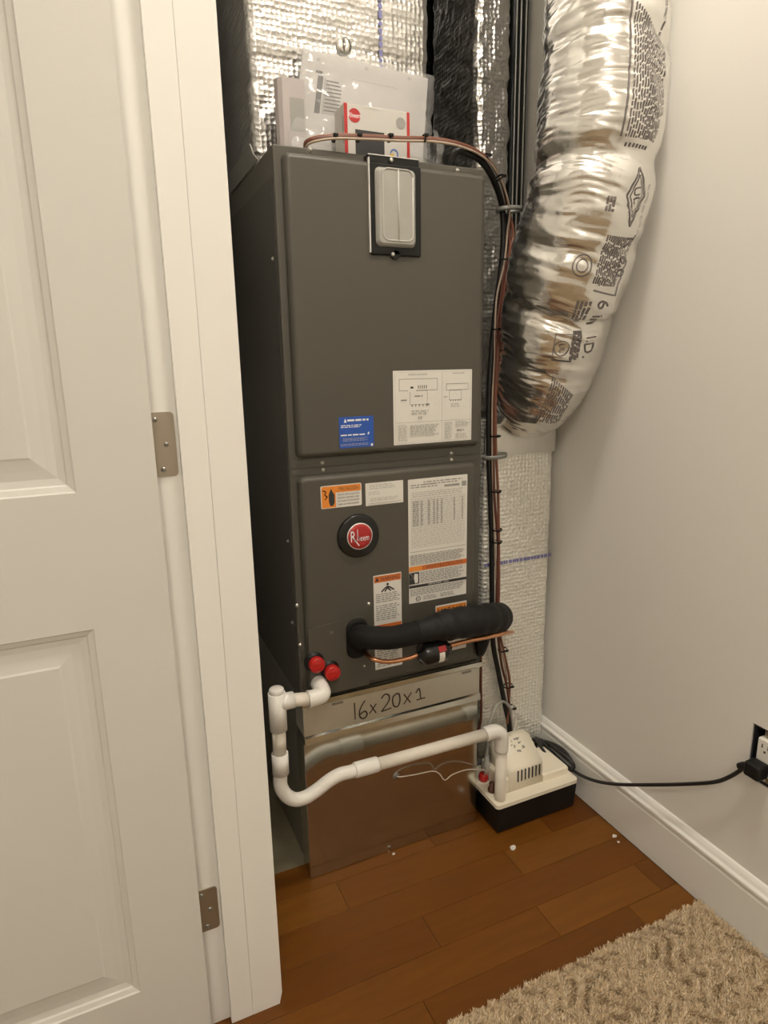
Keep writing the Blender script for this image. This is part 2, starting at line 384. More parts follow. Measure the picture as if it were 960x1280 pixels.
# marker writing
def ribbon(mb, pts, wd, y):
    pts = [Vector(p) for p in pts]
    if len(pts) > 2: pts = spline(pts, 6)
    for i in range(len(pts)-1):
        d = pts[i+1]-pts[i]; n = Vector((-d.z, 0, d.x)).normalized()*wd/2; e = d.normalized()*wd*0.25
        a, b = pts[i]-e, pts[i+1]+e
        mb.quad((a.x-n.x, y, a.z-n.z), (b.x-n.x, y, b.z-n.z), (b.x+n.x, y, b.z+n.z), (a.x+n.x, y, a.z+n.z))
mb = MB(); YM = -0.0104
strokes = [[(443, 879), (444, 899)], [(456, 876), (450, 887), (450, 896), (455, 898), (459, 893), (456, 889), (450, 893)],
           [(463, 881), (470, 891)], [(470, 880), (462, 892)],
           [(477, 873), (481, 868), (486, 869), (486, 876), (478, 888), (478, 889), (489, 885)],
           [(496, 867), (491, 872), (492, 882), (497, 883), (500, 876), (499, 868), (496, 867)],
           [(505, 868), (513, 878)], [(514, 866), (505, 880)],
           [(520, 866), (524, 861), (526, 873)], [(521, 875), (531, 872)]]
for st in strokes: ribbon(mb, [on(u, v, 1, YM) for u, v in st], 0.0032, YM)
part('marker_writing', mb, 'marker', fd, 'hand-written 16 x 20 x 1')

# ------------------------------------------------------------------ air handler
ah = thing('air_handler', 'tall dark grey upright air handler cabinet with stickers and a round red badge', 'air handler', (W/2, 0.27, HB))
YF = -0.016
part('cabinet', MB().box(0, W, 0, 0.545, HB, H, 0.003), 'ah_paint', ah)
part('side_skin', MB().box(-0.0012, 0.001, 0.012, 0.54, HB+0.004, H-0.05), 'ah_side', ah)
def bowed_panel(x0, x1, z0, z1, depth, bev):
    mb = MB(); n = 6; prof = [(0, 0.0)]+[(bev*(1-math.cos(a*PI/2/n)), depth*math.sin(a*PI/2/n)) for a in range(1, n+1)]
    rings = []
    cr = 0.014
    for off, d in prof:
        ring = []
        for cx, cz, a0 in ((x0, z0, 180), (x1, z0, 270), (x1, z1, 0), (x0, z1, 90)):
            sx = cr if cx == x0 else -cr; sz = cr if cz == z0 else -cr
            for a in range(7):
                an = math.radians(a0+a*15); q = cr-off if cr > off else 0.0005
                ring.append((cx+sx+q*math.cos(an), -d, cz+sz+q*math.sin(an)))
        rings.append(ring)
    m = len(rings[0]); vs = [p for r in rings for p in r]
    mb.add(vs, [[i*m+j, i*m+(j+1) % m, (i+1)*m+(j+1) % m, (i+1)*m+j] for i in range(len(rings)-1) for j in range(m)], 0, True)
    mb.add(rings[-1], [list(range(m))], 0, False)
    mb.add([(x, 0.002, z) for x, _, z in rings[0]], [list(range(m))], 0, False)
    return mb
part('upper_panel', bowed_panel(0.0145, 0.4375, 0.9745, 1.5255, 0.016, 0.011), 'ah_paint', ah)
part('lower_panel', bowed_panel(0.0145, 0.4260, 0.4600, 0.9385, 0.016, 0.010), 'ah_paint', ah)
mb = MB(); mb.box(0.004, W-0.004, -0.0016, 0.001, 0.9548, 0.9725); part('seam_flange', mb, 'ah_paint', ah)
mb = MB(); mb.box(0.004, W-0.004, -0.0016, 0.001, 0.9405, 0.9535); part('seam_flange', mb, 'ah_paint', ah)
# access plate around the refrigerant stubs
pl = []
for a in range(8): an = math.radians(90-a*90/7); pl.append((0.130+0.022*math.cos(an), 0.604+0.022*math.sin(an)))
part('access_plate', MB().prism([(0.018, 0.462), (0.018, 0.620)]+[(x, z+0.001) for x, z in pl]+[(0.152, 0.462)], YF-0.0022, YF+0.001, 1), 'ah_paint', ah)
# top collar and flap at the supply opening
part('top_flange', MB().prism([(0.10, H), (0.545, H), (0.545, H+0.04), (0.16, H+0.045), (0.135, H+0.02)], -0.002, 0.0005, 0), 'galv_dark', ah)
for (u, v) in ((403, 578.5), (404, 587.5), (564.5, 566.5), (564.5, 574.5)):
    p = on(u, v, 1, -0.0016); screw_at(p, (0, -1, 0), ah)
for (u, v) in ((388, 187), (572, 213)): screw_at(on(u, v, 1, 0.0), (0, -1, 0), ah)
for (u, v) in ((371.5, 757), (375.5, 806)): screw_at(on(u, v, 1, 0.0), (0, -1, 0), ah)
for (u, v) in ((455, 832), (461, 755)): screw_at(on(u, v, 1, YF), (0, -1, 0), ah)
for z in (0.62, 0.80, 1.35): screw_at((-0.0012, 0.03, z), (-1, 0, 0), ah)

# viewing window on the upper panel
x0, x1, z0, z1 = 0.1775, 0.2855, 1.3590, 1.5325
mb = MB().box(x0, x1, YF-0.006, YF+0.002, z0, z1-0.012, 0.0025)
mb.box(x0-0.002, x1-0.003, YF-0.003, 0.004, z1-0.013, z1+0.002, 0.0012)
mb.lathe(((x0+x1)/2-0.002, YF-0.006, z0+0.001), (0, 1, 0), [(0, 0.0085), (0.006, 0.0085)], 18)
lw = part('indicator_window', mb, 'black_plastic', ah, 'black bezel round a frosted clear window')
part('bezel_edge', MB().box(x0-0.0022, x0+0.0002, YF-0.0058, YF+0.001, z0+0.003, z1-0.004, 0.0006), 'white_metal', lw)
part('bezel_edge', MB().box(x0-0.002, x1-0.005, YF-0.0040, YF-0.0028, z1+0.0008, z1+0.0024, 0.0004), 'white_metal', lw)
wx0, wx1, wz0, wz1 = 0.1870, 0.2720, 1.3735, 1.5135
def rrect(x0, x1, z0, z1, r, n=6):
    P = []
    for cx, cz, a0 in ((x1-r, z1-r, 0), (x0+r, z1-r, 90), (x0+r, z0+r, 180), (x1-r, z0+r, 270)):
        for a in range(n+1): an = math.radians(a0+a*90/n); P.append((cx+r*math.cos(an), cz+r*math.sin(an)))
    return P
def plate(mb, x0, x1, z0, z1, r, ya, yb, bev, mi=0):
    A, B, Cc = rrect(x0, x1, z0, z1, r), rrect(x0+bev*0.3, x1-bev*0.3, z0+bev*0.3, z1-bev*0.3, r), rrect(x0+bev, x1-bev, z0+bev, z1-bev, max(r-bev*0.5, 0.0005))
    n = len(A); vs = [(x, ya, z) for x, z in A]+[(x, yb+bev*0.6*(1 if ya > yb else -1), z) for x, z in B]+[(x, yb, z) for x, z in Cc]
    mb.add(vs, [[i*n+j, i*n+(j+1) % n, (i+1)*n+(j+1) % n, (i+1)*n+j] for i in range(2) for j in range(n)], mi, True)
    mb.add([(x, yb, z) for x, z in Cc], [list(range(n))], mi); return mb
part('window_lens', plate(MB(), wx0, wx1, wz0, wz1, 0.010, YF-0.005, YF-0.014, 0.006), 'frost', lw)
mb = MB()
inn = rrect(wx0+0.013, wx1-0.009, wz0+0.011, wz1-0.003, 0.012)
mb.tube([(x, YF-0.0142, z) for x, z in inn]+[(inn[0][0], YF-0.0142, inn[0][1])], 0.0014, 6)
mb.tube([((wx0+wx1)/2+0.003, YF-0.0142, wz0+0.012), ((wx0+wx1)/2+0.003, YF-0.0142, wz1-0.004)], 0.0018, 6)
part('lens_rib', mb, 'frost_rib', lw)
for (u, v) in ((489, 200), (491, 318)):
    p = on(u, v, 1, YF-0.006); part('screw', MB().lathe(p, (0, -1, 0), [(-0.002, 0.0042), (0.002, 0.004), (0.003, 0.002)], 10), 'screw_metal', lw)

# ---- stickers
def sticker(name, corners, base, items, label=None, y=YF-0.0006, r=0.0012, parent=None):
    q = [on(u, v, 1, y) for u, v in corners]            # tl tr bl br
    x0 = (q[0].x+q[2].x)/2; x1 = (q[1].x+q[3].x)/2; z1 = (q[0].z+q[1].z)/2; z0 = (q[2].z+q[3].z)/2
    s = part(name, MB().prism(rrect(x0, x1, z0, z1, r, 3), y, y+0.0012, 1), base, parent or ah, label)
    prints(s, x0, x1, z0, z1, y-0.0003, items); return s
def prints(s, x0, x1, z0, z1, y, items, pname='printing'):
    mats = []; mb = MB(); lay = 0
    def mi(m):
        if m not in mats: mats.append(m)
        return mats.index(m)
    X = lambda a: x0+(x1-x0)*a
    Z = lambda b: z1-(z1-z0)*b
    for it in items:
        k = it[0]; lay += 1; yy = y-lay*0.00003
        if k == 'rect':
            _, a, b, c, d, m = it; mb.quad((X(a), yy, Z(b)), (X(c), yy, Z(b)), (X(c), yy, Z(d)), (X(a), yy, Z(d)), mi(m))
        elif k == 'lines':                        # rows of word-like dashes
            _, a, b, c, d, n, m = it[:7]; fill = it[7] if len(it) > 7 else 0.55; rag = it[8] if len(it) > 8 else 0.25
            hh = (Z(b)-Z(d))/n
            for i in range(n):
                zt = Z(b)-hh*(i+0.2); x = X(a); xe = X(c)-(X(c)-X(a))*random.uniform(0, rag)
                while x < xe:
                    wd = random.uniform(1.2, 4.2)*hh*0.75
                    mb.quad((x, yy, zt), (min(x+wd, xe), yy, zt), (min(x+wd, xe), yy, zt-hh*fill), (x, yy, zt-hh*fill), mi(m)); x += wd+hh*0.5
        elif k == 'text':
            _, a, b, size, txt, m = it[:6]; al = it[6] if len(it) > 6 else 'LEFT'; sx = it[7] if len(it) > 7 else 1.0
            vs, fs = text_geo(txt, size*(z1-z0), al)
            mb.add([(X(a)+v.x*sx, yy, Z(b)+v.y) for v in vs], fs, mi(m))
        elif k == 'frame':
            _, a, b, c, d, t, m = it
            for (p, q, r_, s_) in ((a, b, c, b+t), (a, d-t, c, d), (a, b, a+t*(z1-z0)/(x1-x0), d), (c-t*(z1-z0)/(x1-x0), b, c, d)):
                mb.quad((X(p), yy, Z(q)), (X(r_), yy, Z(q)), (X(r_), yy, Z(s_)), (X(p), yy, Z(s_)), mi(m))
        elif k == 'poly':
            _, pts, m = it; mb.add([(X(a), yy, Z(b)) for a, b in pts], [list(range(len(pts)))], mi(m))
        elif k == 'path':
            _, pts, wd, m = it; i0 = len(mb.f); ribbon(mb, [(X(a), 0, Z(b)) for a, b in pts], wd, yy)
            for i in range(i0, len(mb.f)): mb.m[i] = mi(m)
        elif k == 'disc':
            _, a, b, rad, m = it; mb.add([(X(a)+rad*math.cos(t*PI/9), yy, Z(b)+rad*math.sin(t*PI/9)) for t in range(18)], [list(range(18))], mi(m))
        elif k == 'ring':
            _, a, b, r0, r1, m = it; n = 24
            vs = [(X(a)+r*math.cos(t*2*PI/n), yy, Z(b)+r*math.sin(t*2*PI/n)) for r in (r0, r1) for t in range(n)]
            mb.add(vs, [[t, (t+1) % n, n+(t+1) % n, n+t] for t in range(n)], mi(m))
    return part(pname, mb, mats, s)

# wiring diagram
it = [('frame', 0.02, 0.02, 0.98, 0.98, 0.004, 'ink_light'), ('text', 0.30, 0.055, 0.035, 'WIRING DIAGRAM', 'ink_grey', 'CENTER'), ('text', 0.82, 0.05, 0.03, 'SINGLE PHASE', 'ink_grey', 'CENTER')]
it += [('rect', 0.605, 0.03, 0.609, 0.97, 'ink_light'), ('rect', 0.02, 0.695, 0.98, 0.70, 'ink_light')]
it += [('frame', 0.07, 0.11, 0.55, 0.27, 0.006, 'ink_grey'), ('frame', 0.66, 0.19, 0.95, 0.28, 0.006, 'ink_grey'), ('frame', 0.20, 0.27, 0.42, 0.46, 0.005, 'ink_grey'), ('frame', 0.70, 0.28, 0.86, 0.42, 0.005, 'ink_grey')]
it += [('rect', 0.18, 0.22, 0.28, 0.29, 'paper'), ('rect', 0.21, 0.215, 0.245, 0.24, 'ink')]
for k in range(5): it += [('rect', 0.22+k*0.045, 0.455, 0.235+k*0.045, 0.485, 'ink_grey'), ('rect', 0.715+k*0.032, 0.41, 0.725+k*0.032, 0.435, 'ink_grey'), ('rect', 0.30+k*0.025, 0.20, 0.312+k*0.025, 0.245, 'ink_grey')]
it += [('rect', 0.40, 0.45, 0.445, 0.475, 'ink_grey'), ('lines', 0.09, 0.38, 0.17, 0.41, 1, 'ink_grey'), ('lines', 0.26, 0.33, 0.36, 0.36, 1, 'ink_grey'), ('lines', 0.22, 0.53, 0.44, 0.60, 2, 'ink_light'), ('lines', 0.30, 0.62, 0.36, 0.66, 2, 'ink_grey'),
       ('lines', 0.63, 0.36, 0.68, 0.38, 1, 'ink_grey'), ('lines', 0.72, 0.46, 0.86, 0.52, 2, 'ink_light'), ('lines', 0.05, 0.72, 0.17, 0.95, 10, 'ink_light'), ('lines', 0.20, 0.73, 0.58, 0.89, 6, 'ink_light', 0.8, 0.3),
       ('lines', 0.64, 0.72, 0.74, 0.96, 11, 'ink_light'), ('lines', 0.78, 0.71, 0.96, 0.80, 4, 'ink_light'), ('lines', 0.80, 0.83, 0.92, 0.86, 1, 'ink_grey', 0.8), ('lines', 0.78, 0.89, 0.96, 0.96, 3, 'ink_light')]
sticker('wiring_diagram', [(491.5, 463), (590.5, 462), (492, 556), (588.5, 550.5)], 'paper', it, 'white wiring diagram sheet')
# blue installer sticker (its square code is left out)
sticker('service_sticker', [(424, 521), (467, 520), (424, 560.5), (467, 558)], 'blue_label',
        [('poly', [(0.14, 0.18), (0.18, 0.05), (0.22, 0.18)], 'white_print'), ('lines', 0.24, 0.07, 0.86, 0.15, 1, 'white_print', 0.75, 0.02), ('lines', 0.05, 0.25, 0.66, 0.36, 2, 'white_print', 0.5, 0.15),
         ('lines', 0.04, 0.55, 0.76, 0.62, 1, 'white_print', 0.6, 0.02), ('poly', [(0.83, 0.52), (0.88, 0.52), (0.85, 0.60), (0.82, 0.60)], 'white_print'), ('lines', 0.10, 0.68, 0.86, 0.80, 3, 'ink_light', 0.3, 0.3),
         ('lines', 0.03, 0.86, 0.90, 0.95, 2, 'ink_light', 0.3, 0.1), ('rect', 0.91, 0.90, 0.97, 0.98, 'white_print')], 'blue installer sticker with white print')
# orange precaution label
sticker('caution_sticker', [(401, 608.5), (452, 603), (401, 637), (452, 631)], 'paper',
        [('rect', 0.02, 0.03, 0.98, 0.33, 'orange'), ('rect', 0.02, 0.30, 0.36, 0.97, 'orange'), ('text', 0.68, 0.19, 0.24, '¡ PRECAUCIÓN !', 'ink', 'CENTER', 0.60),
         ('path', [(0.05, 0.20), (0.12, 0.26), (0.10, 0.40), (0.15, 0.48), (0.10, 0.60)], 0.0022, 'ink'), ('poly', [(0.21, 0.30), (0.25, 0.13), (0.29, 0.30), (0.33, 0.40), (0.33, 0.75), (0.29, 0.90), (0.22, 0.90), (0.19, 0.72), (0.19, 0.40)], 'ink'),
         ('text', 0.67, 0.43, 0.135, 'Antes de tener acceso a los', 'ink', 'CENTER', 0.68), ('text', 0.67, 0.57, 0.135, 'dispositivos terminales, todos', 'ink', 'CENTER', 0.62),
         ('text', 0.67, 0.71, 0.135, 'los circuitos de alimentación', 'ink', 'CENTER', 0.65), ('text', 0.67, 0.86, 0.135, 'deben ser interrumpidos', 'ink', 'CENTER', 0.72)], 'orange and white PRECAUCIÓN label', r=0.003)
# white notice
sticker('notice_sticker', [(457, 604.5), (504, 600), (457, 632.5), (504, 628)], 'paper',
        [('lines', 0.10, 0.06, 0.80, 0.30, 3, 'ink_light', 0.5, 0.2), ('lines', 0.08, 0.38, 0.60, 0.55, 2, 'ink_light', 0.4, 0.5), ('lines', 0.12, 0.66, 0.90, 0.82, 2, 'ink_light', 0.5, 0.2), ('rect', 0.05, 0.90, 0.95, 0.915, 'ink_grey'), ('rect', 0.05, 0.96, 0.85, 0.97, 'ink_grey')], 'small white notice')
# rating plate
it = [('lines', 0.25, 0.02, 0.95, 0.055, 2, 'ink_grey', 0.5, 0.2), ('lines', 0.04, 0.04, 0.55, 0.075, 2, 'ink_grey', 0.5, 0.3), ('rect', 0.60, 0.065, 0.86, 0.082, 'ink_grey'), ('rect', 0.90, 0.05, 0.98, 0.09, 'ink_grey'), ('lines', 0.06, 0.10, 0.95, 0.145, 3, 'ink_light', 0.5, 0.1),
      ('rect', 0.03, 0.15, 0.97, 0.56, 'paper_grey')]
it = it[:-1]+[('lines', 0.04, 0.15, 0.97, 0.55, 26, 'ink_light', 0.35, 0.02)]
for a, b in ((0.07, 0.17), (0.20, 0.24), (0.32, 0.36), (0.41, 0.44), (0.47, 0.50), (0.54, 0.57)): it.append(('lines', a, 0.17, b, 0.37, 18, 'ink_grey', 0.6, 0.0))
for a in (0.76, 0.90): it.append(('lines', a, 0.17, a+0.025, 0.36, 18, 'ink_grey', 0.6, 0.0))
it += [('rect', 0.02, 0.575, 0.98, 0.579, 'ink_grey'), ('lines', 0.03, 0.60, 0.97, 0.685, 7, 'ink_grey', 0.55, 0.1), ('rect', 0.0, 0.695, 1.0, 0.735, 'orange_dark'), ('rect', 0.0, 0.695, 0.22, 0.735, 'orange'),
       ('text', 0.61, 0.714, 0.036, 'RISQUE D’ÉLECTROCUTION', 'ink', 'CENTER', 0.72), ('rect', 0.0, 0.745, 0.17, 0.84, 'ink'), ('poly', [(0.09, 0.755), (0.15, 0.76), (0.15, 0.83), (0.10, 0.835), (0.08, 0.79)], 'paper'), ('path', [(0.02, 0.75), (0.05, 0.77), (0.04, 0.79)], 0.002, 'paper'),
       ('lines', 0.19, 0.745, 0.97, 0.84, 7, 'ink_grey', 0.55, 0.15), ('rect', 0.0, 0.85, 1.0, 0.872, 'ink'), ('text', 0.50, 0.861, 0.022, 'IMPORTANT : AVIS', 'paper', 'CENTER'),
       ('lines', 0.02, 0.88, 0.97, 0.94, 5, 'ink_grey', 0.55, 0.1), ('ring', 0.15, 0.968, 0.0045, 0.0060, 'ink'), ('text', 0.145, 0.968, 0.026, 'UL', 'ink', 'CENTER'), ('lines', 0.24, 0.95, 0.48, 0.985, 3, 'ink_grey'), ('lines', 0.53, 0.95, 0.80, 0.985, 3, 'ink_grey')]
sticker('rating_plate', [(509.5, 600), (584.5, 592.5), (512, 755), (582.5, 742)], 'paper', it, 'tall white rating plate with an orange warning band')
# attic warning strip
it = [('rect', 0.02, 0.01, 0.98, 0.075, 'orange_dark'), ('text', 0.5, 0.045, 0.055, '▲ WARNING', 'ink', 'CENTER', 0.8), ('disc', 0.50, 0.105, 0.0030, 'ink'),
      ('path', [(0.28, 0.175), (0.44, 0.135), (0.56, 0.135), (0.72, 0.17)], 0.003, 'ink'), ('path', [(0.40, 0.175), (0.5, 0.145), (0.60, 0.175)], 0.003, 'ink'),
      ('lines', 0.07, 0.19, 0.93, 0.29, 5, 'ink_grey', 0.5, 0.15), ('lines', 0.07, 0.31, 0.93, 0.48, 8, 'ink_grey', 0.5, 0.2), ('rect', 0.02, 0.52, 0.98, 0.57, 'orange_dark'), ('lines', 0.07, 0.60, 0.93, 0.98, 16, 'ink_grey', 0.5, 0.2)]
sticker('warning_sticker', [(466.5, 720.5), (501.5, 714.5), (469.5, 839), (503, 829)], 'paper', it, 'narrow white WARNING strip with a crawling figure')
sticker('warning_sticker', [(543, 758), (583, 750.5), (546, 818), (583, 808)], 'paper', [('rect', 0.02, 0.03, 0.98, 0.26, 'orange'), ('text', 0.55, 0.145, 0.19, 'WARNING', 'ink', 'CENTER', 0.9), ('lines', 0.06, 0.32, 0.95, 0.96, 8, 'ink_grey')], 'orange-topped WARNING label behind the black pipe')
# round badge
c = on(449, 670.5, 1, YF-0.006); rb_ = MB().lathe((c.x, YF+0.001, c.z), (0, -1, 0), [(0, 0.0470), (0.003, 0.0470), (0.007, 0.0455), (0.008, 0.043), (0.0082, 0.002)], 48)
bd = part('badge', rb_, 'black_gloss', ah, 'round black badge with a red disc reading Rheem')
c2 = on(450, 670.5, 1, YF-0.009)
part('badge_rim', MB().lathe((c2.x, YF-0.0065, c2.z), (0, -1, 0), [(0, 0.0285), (0.0022, 0.0285), (0.0026, 0.0278), (0.0026, 0.0262)], 40), 'white_metal', bd)
part('badge_disc', MB().lathe((c2.x, YF-0.0085, c2.z), (0, -1, 0), [(0, 0.0268), (0.0009, 0.0266), (0.0010, 0.018), (0.0010, 0.002)], 40), 'red_print', bd)
mb = MB(); yb = YF-0.0106
for txt, size, dx, dz, sx in (('R', 0.034, -0.0225, 0.000, 0.62), ('eem', 0.0185, -0.0005, -0.004, 0.66)):
    vs, fs = text_geo(txt, size); mb.add([(c2.x+dx+v.x*sx, yb, c2.z+dz+v.y) for v in vs], fs)
ribbon(mb, [(c2.x-0.013, 0, c2.z-0.005), (c2.x-0.003, 0, c2.z-0.019)], 0.0022, yb)
ribbon(mb, [(c2.x-0.0058, 0, c2.z-0.0085), (c2.x-0.0058, 0, c2.z+0.016)], 0.0014, yb); ribbon(mb, [(c2.x-0.0058, 0, c2.z-0.002), (c2.x-0.0035, 0, c2.z+0.0005), (c2.x-0.0015, 0, c2.z-0.002), (c2.x-0.0015, 0, c2.z-0.0085)], 0.0014, yb)
part('badge_lettering', mb, 'white_print', bd)
# black rubber grommet where the suction line leaves
g = on(446, 797, 1, YF)
part('grommet', plate(MB(), g.x-0.026, g.x+0.026, g.z-0.047, g.z+0.045, 0.020, YF+0.001, YF-0.009, 0.006), 'black_rubber', ah)
# two red-capped drain stubs
for (u, v) in ((397, 832), (416.5, 842)):
    p = on(u, v, 1, YF-0.022)
    a = part('drain_stub', MB().lathe((p.x, YF+0.001, p.z), (0, -1, 0), [(0, 0.0225), (0.003, 0.0225), (0.0035, 0.0185), (0.012, 0.0185)], 24), 'black_plastic', ah)
    mb = MB().lathe((p.x, YF-0.009, p.z), (0, -1, 0), [(0, 0.0160), (0.004, 0.0168), (0.013, 0.0168), (0.015, 0.0150), (0.0152, 0.0115), (0.0125, 0.011), (0.0125, 0.001)], 24)
    mb.box(p.x-0.010, p.x+0.010, YF-0.0245, YF-0.020, p.z+0.001, p.z+0.006, 0.0008)
    part('drain_cap', mb, 'red_cap', a, 'red plug')

# ------------------------------------------------------------------ PVC condensate trap
YP = -0.052
cdn = thing('condensate_drain', 'white PVC drain pipe with tee and trap bend running to the pump', 'pipe', (0.2, YP, 0.09))
def pv(u, v, y=YP): return on(u, v, 1, y)
RP, RC = 0.0140, 0.0172
t_top, t_mid, t_bot = pv(346, 868), pv(346.5, 879), pv(347.5, 912)
tx = t_mid.x
out = pv(397, 862, -0.02)
el = Vector((out.x+0.003, YP, pv(400, 870).z))
# stub elbow out of the cabinet
mb = MB(); mb.tube(spline([(el.x, YF+0.002, el.z+0.012), (el.x, YF-0.012, el.z+0.010), (el.x-0.001, YP+0.004, el.z+0.003), (el.x-0.012, YP, el.z), (el.x-0.034, YP, el.z-0.001)], 6), RC, 18)
e1 = part('elbow', mb, 'pvc', cdn)
part('elbow_rim', MB().tube([(el.x-0.031, YP, el.z-0.001), (el.x-0.0345, YP, el.z-0.001)], RC+0.001, 18), 'pvc', e1)
part('straight_pipe', MB().tube([(el.x-0.030, YP, el.z-0.001), (tx+0.026, YP, t_mid.z)], RP, 18), 'pvc_pipe', cdn)
mb = MB(); ztop = pv(346, 866).z; zlow = pv(348, 912).z
mb.tube([(tx, YP, zlow), (tx, YP, ztop)], RC+0.0006, 20); mb.tube([(tx, YP, t_mid.z), (tx+0.034, YP, t_mid.z)], RC, 20)
tee = part('tee', mb, 'pvc', cdn)
part('plug', MB().lathe((tx, YP, ztop-0.002), (0, 0, 1), [(0, RP+0.001), (0.010, RP+0.001), (0.0125, RP-0.001), (0.0125, 0.001)], 20), 'pvc', tee, 'flat cap plug')
zc1, zc2 = pv(348, 942).z, pv(349, 967).z
part('straight_pipe', MB().tube([(tx, YP, zlow+0.004), (tx-0.001, YP, zc1-0.004)], RP, 18), 'pvc_pipe', cdn)
part('coupling', MB().tube([(tx-0.001, YP, zc1), (tx-0.001, YP, zc2)], RC, 20), 'pvc', cdn)
trap = [(tx-0.001, YP, zc2+0.006)]+[tuple(pv(u, v)) for u, v in ((350.5, 980), (356, 992), (367, 999), (381, 997), (397, 987), (411, 976), (425, 968), (437, 965), (448, 961.5))]
part('trap_bend', MB().tube(spline(trap, 6), RP+0.0005, 18), 'pvc', cdn)
ca, cb = pv(443, 963), pv(472, 955)
part('coupling', MB().tube([ca, ca+(cb-ca)*0.06, ca+(cb-ca)*0.94, cb], [RC-0.0008, RC, RC, RC-0.0008], 20), 'pvc', cdn)
ea, eb = pv(466, 957), pv(608, 917.5)
part('straight_pipe', MB().tube([ea, eb], RP, 18), 'pvc_pipe', cdn)
ex = pv(626, 925); ed = pv(626.5, 938)
mb = MB().tube(spline([pv(606, 918), pv(616, 914.5), pv(623, 915.5), pv(626.5, 921), ed], 6), RC, 18)
part('elbow', mb, 'pvc', cdn)
dn = on(626, 1002, 2, 0.088)
part('straight_pipe', MB().tube([ed+Vector((0, 0, 0.004)), (ed.x, YP, 0.100), (ed.x, YP, 0.0865)], RP, 18), 'pvc_pipe', cdn)

# ------------------------------------------------------------------ refrigerant lines
sl = thing('suction_line', 'thick black foam insulated pipe crossing the cabinet front', 'pipe', (0.3, -0.07, 0.45))
ps = [(g.x, YF-0.004, g.z)]+[tuple(on(u, v, 1, y)) for u, v, y in ((451, 795, -0.045), (465, 797, -0.068), (490, 797, -0.075), (515, 792, -0.075), (535, 787, -0.075))]
part('foam_sleeve', MB().tube(spline(ps, 8), 0.0245, 22), 'black_rubber', sl)
pf = [tuple(on(u, v, 1, y)) for u, v, y in ((520, 790, -0.075), (543, 785, -0.075), (560, 781, -0.075), (590, 776, -0.072), (612, 773, -0.060), (622, 772, -0.03), (622, 771, 0.02), (617, 772, 0.10))]
path = spline(pf, 8); n = len(path)
rad = [0.0255+0.009*min(1, max(0, (i-5)/10))+0.0012*math.sin(i*1.3) for i in range(n)]
for i in range(n): rad[i] = rad[i] if i > 3 else 0.0245
part('taped_sleeve', MB().tube(path, rad, 24), 'black_tape', sl)
lp = [tuple(on(u, v, 1, y)) for u, v, y in ((604, 790, -0.015), (602, 806, -0.012), (600, 818, -0.008))]
part('tape_tail', MB().tube(spline(lp, 6), [0.022-0.0011*i for i in range(13)], 14), 'black_tape', sl)
ll = thing('liquid_line', 'copper tube with a small black filter drier on the cabinet front', 'pipe', (0.3, -0.06, 0.5))
YL = -0.070
cp_ = [tuple(on(u, v, 1, y)) for u, v, y in ((455, 812, YF-0.002), (459, 818, -0.040), (468, 824, -0.066), (484, 827, YL), (505, 824, YL), (524, 818, YL))]
part('copper_tube', MB().tube(spline(cp_, 8), 0.0050, 12), 'copper', ll)
cp2 = [tuple(on(u, v, 1, y)) for u, v, y in ((556, 809, YL), (566, 806, YL), (585, 801, YL), (610, 796, YL), (630, 791.5, -0.062), (640, 790, -0.01), (638, 790, 0.06))]
part('copper_tube', MB().tube(spline(cp2, 8), 0.0052, 12), 'copper', ll)
a, b = on(521, 819.5, 1, YL), on(563, 808.5, 1, YL); d = (b-a); ln = d.length
fdv = part('filter_drier', MB().lathe(a, d, [(0, 0.008), (0.005, 0.012), (0.010, 0.022), (0.016, 0.0265), (ln*0.5, 0.0272), (ln-0.018, 0.0265), (ln-0.011, 0.021), (ln-0.004, 0.011), (ln, 0.008)], 28), 'black_gloss', ll, 'black filter drier can')
def wrap(c0, dirv, s0, s1, a0, a1, r, m, nm):
    dv = Vector(dirv).normalized(); f = Vector((0, -1, 0)); f = (f-dv*f.dot(dv)).normalized(); u_ = dv.cross(f); mb = MB()
    if u_.z < 0: u_ = -u_
    mb.grid(lambda i, j: c0+dv*(s0+(s1-s0)*i)+(f*math.cos(a0+(a1-a0)*j)+u_*math.sin(a0+(a1-a0)*j))*r, 2, 8); part(nm, mb, m, fdv)
wrap(a, d, ln*0.50, ln*0.66, -0.75, 0.25, 0.0278, 'paper', 'drier_label'); wrap(a, d, ln*0.50, ln*0.72, 0.30, 0.75, 0.0278, 'red_print', 'drier_label')

# ------------------------------------------------------------------ condensate pump
pm = thing('condensate_pump', 'small condensate pump with black tank and cream white cover', 'pump', (0.59, 0.01, 0))
px0_, px1_, py0, py1 = 0.468, 0.707, -0.068, 0.080
mb = MB(); vs = []
for z, g_ in ((0.0005, 0.004), (0.006, 0.0), (0.078, -0.004)):
    vs.append([(px0_+g_, py0+g_, z), (px1_-g_, py0+g_, z), (px1_-g_, py1-g_, z), (px0_+g_, py1-g_, z)])
for p, q in zip(vs[:-1], vs[1:]):
    for i in range(4): mb.quad(p[i], p[(i+1) % 4], q[(i+1) % 4], q[i])
mb.quad(*vs[0]); mb.quad(*vs[2]); part('tank', mb, 'black_plastic', pm)
cvr = part('cover', MB().prism(rrect(px0_-0.007, px1_+0.007, py0-0.007, py1+0.007, 0.010, 4), 0.076, 0.086, 2), 'pump_white', pm)
